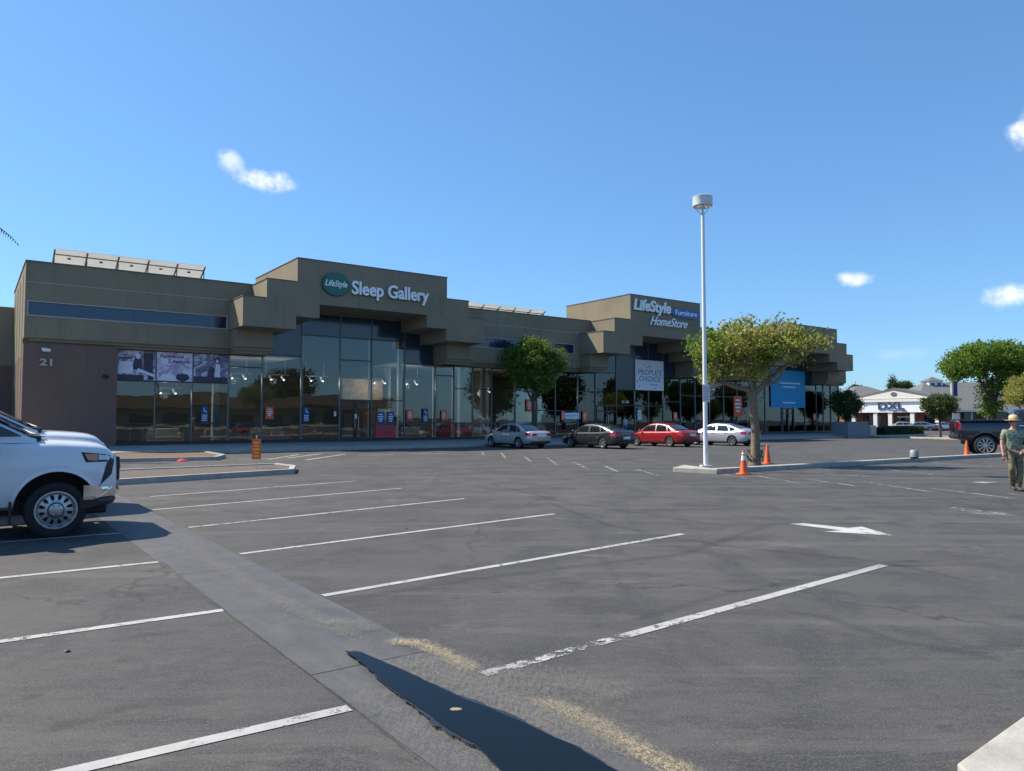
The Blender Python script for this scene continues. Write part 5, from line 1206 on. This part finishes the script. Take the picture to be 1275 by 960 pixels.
# sparse umbrella tree behind the kerb
p = G(940, 579.5); t = thing('umbrella_tree', 'wide sparse yellow-green umbrella tree with forked limbs behind the kerb', 'tree', (p.x, p.y, 0))
bl = [(-.95, 0, 4.15, 1.05, 1.2, .75), (-.35, .2, 4.5, 1.2, 1.4, .75), (.6, -.1, 4.5, 1.2, 1.4, .72), (1.6, .1, 4.35, .85, 1.1, .55), (-1.55, .1, 4.0, .5, .8, .65), (2.25, .0, 4.5, .42, .6, .32), (-.6, 0, 3.65, 1.1, 1.0, .5), (.7, .1, 3.85, .7, .9, .35), (.85, 0, 5.25, .3, .3, .12), (-1.5, 0, 3.2, .3, .3, .25)]
crown(t, bl + [(-1.55, .1, 3.35, .5, .6, .45), (.1, .2, 3.45, .8, .7, .35)], 7400, .078, 5, 'leaf_dry', shell=.2)
crown(t, [(-1.2, 0, 4.3, 1.1, 1.1, .6), (1.4, 0, 4.5, 1.2, 1.0, .45), (.1, 0, 3.9, .7, .9, .4), (-1.6, 0, 3.8, .42, .6, .5), (1.0, 0, 5.25, .3, .3, .12)], 2900, .075, 8, 'leaf_bright', shell=.3)
br = [([(0, 0, 2.55), (-.25, .05, 2.75), (-.7, .1, 2.85), (-1.05, .1, 3.0), (-1.15, .1, 3.45), (-1.4, .1, 4.0)], [.11, .10, .085, .07, .05, .03]),
      ([(0, 0, 2.55), (.3, 0, 2.85), (.7, .1, 3.2), (1.2, .1, 3.6), (1.8, .1, 3.8), (2.2, .1, 4.2)], [.11, .10, .085, .07, .05, .03]),
      ([(.02, 0, 2.55), (.1, .2, 3.0), (.0, .4, 3.5), (-.1, .6, 4.2)], [.09, .07, .05, .03]), ([(.3, 0, 2.85), (.75, -.2, 3.0), (.85, -.3, 3.2), (1.2, -.4, 3.9)], [.07, .055, .045, .02]),
      ([(0, 0, 2.6), (-.3, -.3, 3.2), (-.35, -.4, 3.8), (-.4, -.5, 4.4)], [.07, .06, .04, .02]), ([(.7, .1, 3.2), (.5, .1, 3.8), (.5, .2, 4.5)], [.05, .035, .02])]
limbs(t, ([(0, 0, -.05), (0, 0, .15), (.03, 0, .5), (.04, 0, 1.3), (-.02, 0, 2.0), (-.03, 0, 2.62)], [.26, .20, .165, .15, .15, .15]), br, 'bark', 170, bl, 3)
mat('bark_flake', (.30, .24, .17), .95, var=.4, scale=20)
k = MB(); rr_ = random.Random(2)
for i in range(26):
    a = rr_.uniform(0, 6.28); z = rr_.uniform(.05, .5); q = .2 + rr_.uniform(0, .05); k.tube([(q * math.cos(a), q * math.sin(a), z), ((q + .06) * math.cos(a), (q + .06) * math.sin(a), z + .12)], [.03, .008], 4)
k.build('burr', 'bark_dark', t)
# trees at the right
def street_tree(name, label, base, hs, trunk_r, blobs, n, size, seed, m, bark='bark_dark', lean=0, group=None):
    t = thing(name, label, 'tree', base, 0, group); crown(t, blobs, n, size, seed, m)
    limbs(t, ([(0, 0, -.1), (lean * .3, 0, hs * .4), (lean, 0, hs)], [trunk_r * 1.3, trunk_r, trunk_r * .8]), [([(lean, 0, hs * .85), (lean + q * .5, .1, hs * 1.15), (lean + q, .2, hs * 1.5)], [trunk_r * .7, trunk_r * .5, trunk_r * .2]) for q in (-1.1, 1.0, .1)], bark)
    return t
p = G(1243, 548); 
street_tree('broad_tree', 'big bright green tree rising behind the black pickup', (p.x - .3, p.y, 0), 3.6, .22,
    [(-2.4, 0, 6.2, 1.7, 2, 1.2), (-1.0, 0, 7.0, 2.0, 2.2, 1.2), (.9, 0, 6.9, 2.1, 2.2, 1.25), (-3.2, 0, 5.6, .9, 1.2, .7), (2.4, 0, 6.2, 1.5, 1.8, 1.4), (.5, .2, 5.4, 1.4, 1.6, 1.0), (.3, .2, 4.0, 1.1, 1.2, 1.2), (-.3, .1, 2.8, 1.0, 1.1, .8), (3.3, 0, 5.5, 1.2, 1.4, 1.2)], 26000, .12, 11, 'leaf_bright')
p = G(1282, 550); street_tree('small_tree', 'yellow-green tree at the right edge under the big tree crown', (p.x, p.y, 0), 2.2, .1, [(0, 0, 4.0, 1.6, 1.5, 1.1), (-.8, 0, 3.4, .9, .9, .8), (.5, 0, 4.7, .9, .9, .7)], 7000, .09, 12, 'leaf_dry')
p = G(1171, 545.5); street_tree('small_tree', 'small round green tree in front of the shop roof beside the banner pole', (p.x, p.y, 0), 2.2, .11, [(0, 0, 3.0, 1.5, 1.4, .95), (-.9, 0, 3.1, .8, .8, .7), (.95, 0, 3.2, .75, .8, .7), (.1, 0, 3.7, .9, .9, .45), (0.2, 0, 2.1, 1.0, .9, .4)], 9000, .09, 13, 'leaf_olive')
p = G(1053, 542.5); street_tree('small_tree', 'small round green tree just right of the store corner', (p.x, p.y, 0), 2.0, .12, [(0, 0, 3.6, 1.7, 1.5, 1.2), (.6, 0, 3.2, 1.2, 1.1, .9), (-.3, 0, 4.4, 1.0, 1.0, .6), (.2, 0, 2.4, 1.1, 1, .5), (0, 0, 1.3, .5, .5, .9)], 10000, .10, 14, 'leaf_olive')
# clipped hedge
pa, pb = G(1094, 543.5), G(1143, 542)
hg = thing('hedge', 'dark clipped hedge in front of the gabled shop', 'hedge', ((pa.x + pb.x) / 2, (pa.y + pb.y) / 2, 0), math.atan2(pb.y - pa.y, pb.x - pa.x))
hl = (pb - pa).length / 2; r = random.Random(6); vs = []; fs = []
for i in range(9000):
    x_ = r.uniform(-1, 1); y_ = r.uniform(-1, 1); z_ = r.uniform(.03, 1)
    if r.random() < .6: (x_, y_, z_) = r.choice([(x_, -1, z_), (x_, y_, 1), (math.copysign(1, x_), y_, z_)])
    pz_ = Vector((x_ * hl * (1 + r.gauss(0, .01)), y_ * .6 + r.gauss(0, .03), z_ * (.95 + .07 * math.sin(x_ * 9)) + r.gauss(0, .03)))
    a = Vector((r.gauss(0, 1), r.gauss(0, 1), r.gauss(0, 1))).normalized(); b_ = a.orthogonal().normalized() * .05; cc = a.cross(b_); o = len(vs)
    vs += [tuple(pz_ - b_), tuple(pz_ + cc), tuple(pz_ + b_), tuple(pz_ - cc)]; fs.append((o, o + 1, o + 2, o + 3))
me = bpy.data.meshes.new('foliage'); me.from_pydata(vs, [], fs); me.materials.append(MATS['leaf_dark']); o = bpy.data.objects.new('foliage', me); COL.objects.link(o); o.parent = hg
k = MB(); k.box(-hl * .92, hl * .92, -.45, .45, 0, .85); k.build('core', 'leaf_dark', hg)
# conifer and far crowns over the roofs
def far_tree(name, label, px, pyt, Y, blobs, n, size, seed, m='leaf_dark'):
    t = thing(name, label, 'tree', ((px - 637.5) / FOC * Y, Y, 0)); zt = Z(pyt, Y)
    crown(t, [(a, b_, zt + c_, d_, e_, f_) for a, b_, c_, d_, e_, f_ in blobs], n, size, seed, m); k = MB(); k.tube([(0, 0, 0), (0, 0, zt - .8)], [.35, .12], 8); k.build('trunk', 'bark_dark', t)
far_tree('conifer', 'pointed dark conifer rising above the left shop roof', 1112.5, 466, 170, [(0, 0, -.6, .25, .25, .6), (0, 0, -1.7, .6, .6, .8), (0, 0, -2.9, 1.0, 1.0, .9), (0, 0, -4.2, 1.3, 1.3, 1.1)], 5000, .2, 21)
far_tree('far_tree', 'low dark crown right of the pointed conifer', 1124, 475, 172, [(0, 0, -1.0, 2.0, 1.5, .9), (1.8, 0, -1.5, 1.0, 1.2, .6)], 2500, .2, 22)
far_tree('far_tree', 'small far crown above the roof near the store corner', 1066, 480, 175, [(0, 0, -.8, 1.3, 1.3, .7)], 1500, .2, 23)
# palm at the left, one frond tip in view
def palm(label, base, h_, seed, fl=2.4, group=None, nfr=22, dirs=None):
    t = thing('palm_tree', label, 'palm tree', base, 0, group); r = random.Random(seed)
    k = MB(); k.tube([(0, 0, -.1), (.05, 0, h_ * .5), (0, 0, h_)], [.28, .2, .17], 12); k.build('trunk', 'bark', t, smooth=True)
    for i in range(nfr):
        az = (i * 2.399 + r.uniform(-.2, .2)); el = r.uniform(-.1, 1.2)
        if dirs and i < len(dirs): az, el = dirs[i]
        d = Vector((math.cos(az), math.sin(az), 0)); pts = []
        for q in range(9):
            s_v = q / 8; pts.append(Vector((0, 0, h_)) + d * fl * s_v * math.cos(el * .6) + Vector((0, 0, fl * (math.sin(el) * s_v - .75 * s_v * s_v))))
        mb = MB(); mb.tube(pts, [.03 - .003 * q for q in range(9)], 4)
        side = Vector((-d.y, d.x, 0))
        for q in range(1, 33):
            f_ = q / 33; a = f_ * 8; i0 = min(7, int(a)); c_ = pts[i0].lerp(pts[i0 + 1], a - i0); tg = (pts[i0 + 1] - pts[i0]).normalized()
            ln = .55 * math.sin(math.pi * min(1, f_ * .85 + .15)) + .12
            for sg_ in (-1, 1):
                e_ = c_ + (side * sg_ * .75 + tg * .6 + Vector((0, 0, -.45))).normalized() * ln; w_ = tg * .022
                mb.add([c_ - w_ * 1.8, c_ + w_ * 1.8, e_], [(0, 1, 2)])
        mb.build('frond', 'leaf_olive', t)
    return t
palm('palm tree past the left edge with one frond tip against the sky', (-21.6 - 2.45, 31.0, 0), 9.9, 5, 3.6, nfr=3, dirs=[(-.1, .5), (2.4, .6), (3.6, .4)])

# ================================================================== THE SIDE OF THE LOT BEHIND THE CAMERA (mirrored in the shop glass)
def shops_behind():
    t = thing('rear_shops', 'long tan row of shops with brown roof band mirrored in the store glass', 'shops', N * -48, ROT)
    k = MB(); k.box(-90, 70, -20, -6, 0, 4.2); k.build('wall', 'tan_wall', t)
    k = MB(); k.prism([(-21, 4.2), (-3.2, 4.2), (-3.8, 6.4), (-21, 6.4)], -92, 72, 'x'); mat('mansard', (.10, .065, .045), .9, var=.2, scale=4); k.build('mansard_roof', 'mansard', t)
    for i in range(26): k = MB(); x = -86 + i * 6; k.box(x, x + 4.2, -6.05, -5.9, .4, 3.1); k.build('window', 'strip_glass', t)
shops_behind()
for i, (s, y, h_) in enumerate(((-20, -70, 12), (-12, -74, 13), (8, -72, 11.5), (30, -76, 12.5))):
    q = U * s + N * y * .9; palm(('tall palm mirrored at the left of the shop glass', 'second tall palm mirrored in the shop glass', 'tall palm mirrored near the first entrance', 'tall palm mirrored near the second entrance')[i], (q.x, q.y, 0), h_, 30 + i, 2.8, 'palms behind the viewpoint', 14)
for i, (s, y, n_, lb) in enumerate(((88, -36, 1, 'big dark tree mirrored left of the round green tree'), (108, -38, 2, 'big dark tree mirrored behind the round green tree'), (150, -38, 8, 'big dark tree mirrored behind the red car'), (172, -40, 9, 'big dark tree mirrored left of the blue banner'), (52, -60, 10, 'tall dark tree mirrored right of the first doors'), (8, -58, 11, 'dark tree mirrored in the left panes'), (128, -40, 12, 'broad dark tree mirrored beside the second entrance'))):
    q = U * s + N * y
    street_tree('large_tree', lb, (q.x, q.y, 0), 5, .4, [(0, 0, 8, 5.5, 5, 4), (4, 0, 9.5, 3.5, 3, 3), (-4.2, .3, 7, 3.6, 3, 3), (0, 0, 4.5, 4, 3, 2)], 9000, .36, 60 + n_, 'leaf_dark', group='large trees behind the viewpoint')
for i, (s, y, pm, lb) in enumerate(((6, -22, 'paint_white', 'white car mirrored in the left panes'), (14, -25, 'paint_silver', 'silver car behind the viewpoint'), (33, -24, 'paint_red', 'red car behind the viewpoint'), (-9, -23, 'paint_black', 'black car behind the viewpoint'))):
    q = U * s + N * y; sedan(lb, q, hn, pm, SEDAN, 'spoke', 'cars behind the viewpoint', ref='c')

# ================================================================== PEOPLE
def skin_mesh(name, nodes, edges, m, parent, sub=2, root=0):
    me = bpy.data.meshes.new(name); me.from_pydata([n_[0] for n_ in nodes], edges, []); o = bpy.data.objects.new(name, me); COL.objects.link(o)
    o.modifiers.new('s', 'SKIN'); s2_ = o.modifiers.new('u', 'SUBSURF'); s2_.levels = sub; s2_.render_levels = sub
    for i, n_ in enumerate(nodes):
        rr = n_[1]; me.skin_vertices[0].data[i].radius = rr if isinstance(rr, tuple) else (rr, rr); me.skin_vertices[0].data[i].use_root = (i == root)
    bpy.context.view_layer.update()
    nm = bpy.data.meshes.new_from_object(o.evaluated_get(bpy.context.evaluated_depsgraph_get())); o.modifiers.clear(); o.data = nm
    nm.materials.clear(); nm.materials.append(MATS[m]); nm.polygons.foreach_set('use_smooth', [True] * len(nm.polygons)); o.parent = parent
    return o
def person(label, loc, rot, J, scale, cloth, hat=True, bootm='boot'):
    """J: joint dictionary in body space, x to the person's left, y forward is -y, z up"""
    t = thing('person', label, 'person', loc, rot); t.scale = (scale,) * 3
    g_ = lambda k_: Vector(J[k_])
    nodes = []; idx = {}
    def nd(k_, p_, r_): idx[k_] = len(nodes); nodes.append((tuple(p_), r_))
    nd('pel', g_('pel'), (.15, .11)); nd('wst', g_('wst'), (.145, .105)); nd('chs', g_('chs'), (.165, .115)); nd('nb', g_('nb'), (.07, .065)); nd('neck', g_('neck'), .052)
    nd('jaw', g_('head') + Vector((0, -.01, -.06)), (.062, .072)); nd('brow', g_('head') + Vector((0, 0, .04)), (.075, .09)); nd('top', g_('head') + Vector((0, .005, .10)), (.055, .065))
    E_ = [('pel', 'wst'), ('wst', 'chs'), ('chs', 'nb'), ('nb', 'neck'), ('neck', 'jaw'), ('jaw', 'brow'), ('brow', 'top')]
    for s_ in 'lr':
        nd('sh' + s_, g_('sh' + s_) + Vector((0, 0, -.02)), .05); nd('el' + s_, g_('el' + s_), .043); nd('wr' + s_, g_('wr' + s_), .029); E_ += [('chs', 'sh' + s_), ('sh' + s_, 'el' + s_), ('el' + s_, 'wr' + s_)]
        hd2 = (g_('wr' + s_) - g_('el' + s_)).normalized(); pm_ = g_('wr' + s_) + hd2 * .07; nd('pa' + s_, pm_, (.036, .022)); E_.append(('wr' + s_, 'pa' + s_))
        nd('hp' + s_, g_('hp' + s_), .092); nd('kn' + s_, g_('kn' + s_), .06); nd('an' + s_, g_('an' + s_), .042); E_ += [('pel', 'hp' + s_), ('hp' + s_, 'kn' + s_), ('kn' + s_, 'an' + s_)]
    bd = skin_mesh('body', nodes, [(idx[a], idx[b_]) for a, b_ in E_], 'skin', t)
    # fingers, nose, ears joined to the body mesh
    bm = bmesh.new(); bm.from_mesh(bd.data)
    fm = MB()
    for s_ in 'lr':
        w_ = g_('wr' + s_); hd2 = (w_ - g_('el' + s_)).normalized(); side = hd2.cross(Vector((0, 0, 1))); side = side.normalized() if side.length > .1 else Vector((0, 1, 0)); nrm = hd2.cross(side)
        for i, ln in enumerate((.068, .078, .074, .058)):
            b0 = w_ + hd2 * .085 + side * (i - 1.5) * .019; fm.tube([b0, b0 + hd2 * ln * .5 + nrm * .004, b0 + hd2 * ln * .8 + nrm * .018, b0 + hd2 * ln + nrm * .035], [.0095, .009, .008, .005], 6)
        b0 = w_ + hd2 * .03 + side * -.03; fm.tube([b0, b0 + hd2 * .03 - side * .02, b0 + hd2 * .06 - side * .024 + nrm * .01], [.011, .0095, .006], 6)
    hc = g_('head'); fm.tube([hc + Vector((0, -.085, .035)), hc + Vector((0, -.112, -.01)), hc + Vector((0, -.095, -.025))], [.008, .015, .008], 6)
    for q in (-1, 1): fm.ball(hc + Vector((q * .078, .005, .005)), .02, 8, 5, (.5, 1, 1.5))
    fo = fm.build('f', 'skin'); bm.from_mesh(fo.data); bm.to_mesh(bd.data); bm.free(); bpy.data.objects.remove(fo); bd.data.polygons.foreach_set('use_smooth', [True] * len(bd.data.polygons))
    for q in (-1, 1): k_ = MB(); k_.ball(hc + Vector((q * .03, -.083, .03)), .009, 8, 5); k_.build('eye', 'eye', t)
    k_ = MB(); k_.box(-.022, .022, -.094, -.08, -.052, -.045); mo = k_.build('mouth', 'red', t, tuple(hc)); 
    # shirt
    n2 = []; i2 = {}
    def n_(k_, p_, r_): i2[k_] = len(n2); n2.append((tuple(p_), r_))
    n_('hem', g_('pel') + Vector((0, 0, -.02)), (.185, .145)); n_('wst', g_('wst'), (.18, .14)); n_('chs', g_('chs'), (.185, .14)); n_('nb', g_('nb') + Vector((0, 0, -.025)), (.105, .09)); e2 = [('hem', 'wst'), ('wst', 'chs'), ('chs', 'nb')]
    for s_ in 'lr':
        n_('sh' + s_, g_('sh' + s_) + Vector((0, 0, -.008)), .078); n_('sl' + s_, g_('sh' + s_).lerp(g_('el' + s_), .78), .068); e2 += [('chs', 'sh' + s_), ('sh' + s_, 'sl' + s_)]
    skin_mesh('shirt', n2, [(i2[a], i2[b_]) for a, b_ in e2], cloth[0], t)
    n2 = []; i2 = {}; n_('pel', g_('pel') + Vector((0, 0, .02)), (.165, .125)); e2 = []
    for s_ in 'lr':
        n_('hp' + s_, g_('hp' + s_), .108); n_('md' + s_, g_('hp' + s_).lerp(g_('kn' + s_), .5), .092); n_('kn' + s_, g_('kn' + s_), .078); n_('cf' + s_, g_('kn' + s_).lerp(g_('an' + s_), .55), .074); n_('an' + s_, g_('kn' + s_).lerp(g_('an' + s_), .96), .068)
        e2 += [('pel', 'hp' + s_), ('hp' + s_, 'md' + s_), ('md' + s_, 'kn' + s_), ('kn' + s_, 'cf' + s_), ('cf' + s_, 'an' + s_)]
    skin_mesh('trousers', n2, [(i2[a], i2[b_]) for a, b_ in e2], cloth[1], t)
    for s_ in 'lr':
        a = g_('an' + s_); d_ = Vector(J.get('toe' + s_, (0, -1, 0))).normalized()
        skin_mesh('boot', [(tuple(a + Vector((0, 0, .05))), .05), (tuple(a + Vector((0, 0, -.035))), .05), (tuple(a + d_ * .10 + Vector((0, 0, -.045))), (.045, .035)), (tuple(a + d_ * .19 + Vector((0, 0, -.05))), (.04, .028)), (tuple(a - d_ * .05 + Vector((0, 0, -.045))), .037)], [(0, 1), (1, 2), (2, 3), (1, 4)], bootm, t)
    k_ = MB(); k_.ball(hc + Vector((0, .02, .045)), .098, 16, 8, (.92, 1.02, .95)); k_.v = [v_ if v_[1] > hc.y - .07 or v_[2] > hc.z + .07 else (v_[0], hc.y - .07, v_[2]) for v_ in k_.v]
    k_.build('hair', 'hair', t, smooth=True)
    if hat:
        k_ = MB(); k_.lathe([(.001, .205), (.06, .20), (.092, .17), (.103, .09), (.11, .075), (.15, .066), (.180, .078), (.183, .073), (.15, .056), (.10, .06)], 28); ht = k_.build('straw_hat', 'straw', t, tuple(hc + Vector((0, 0, -.005))), smooth=True, angle=60)
        k_ = MB(); k_.lathe([(.1045, .085), (.1025, .11)], 28); k_.build('hat_band', 'boot', ht)
    return t
J = dict(pel=(0, 0, .93), wst=(.0, .0, 1.08), chs=(0, .0, 1.32), nb=(0, .0, 1.46), neck=(0, -.01, 1.50), head=(0.0, -.03, 1.60),
         shl=(.19, 0, 1.40), ell=(.30, .02, 1.14), wrl=(.14, -.10, .98), shr=(-.19, 0, 1.40), elr=(-.245, .01, 1.12), wrr=(-.25, -.06, .88),
         hpl=(.09, 0, .90), knl=(.10, -.05, .50), anl=(.08, .0, .09), hpr=(-.09, 0, .90), knr=(-.10, -.12, .51), anr=(.02, .18, .12), toel=(.0, -1, 0), toer=(-.1, -1, -.15))
p = G(1264, 611.5)
person('person in a straw hat, green camouflage shirt and khaki trousers walking at the right edge', (p.x, p.y, 0), R(-12), J, .97, ('camo_shirt', 'camo_trousers'))
J2 = dict(pel=(0, 0, .93), wst=(.0, .0, 1.08), chs=(0, .0, 1.32), nb=(0, .0, 1.46), neck=(0, -.01, 1.50), head=(0.0, -.03, 1.60),
          shl=(.19, 0, 1.40), ell=(.25, .03, 1.14), wrl=(.22, -.10, .92), shr=(-.19, 0, 1.40), elr=(-.25, .03, 1.14), wrr=(-.22, -.12, .94),
          hpl=(.09, 0, .90), knl=(.10, -.02, .50), anl=(.10, .0, .09), hpr=(-.09, 0, .90), knr=(-.10, -.02, .50), anr=(-.10, .02, .09))
p = L2W(42.35, -2.6, 0); person('person in a pale blue shirt standing by the second glass doors', (p.x, p.y, .22), ROT + R(200), J2, 1.03, ('shirt_blue', 'denim'), False)
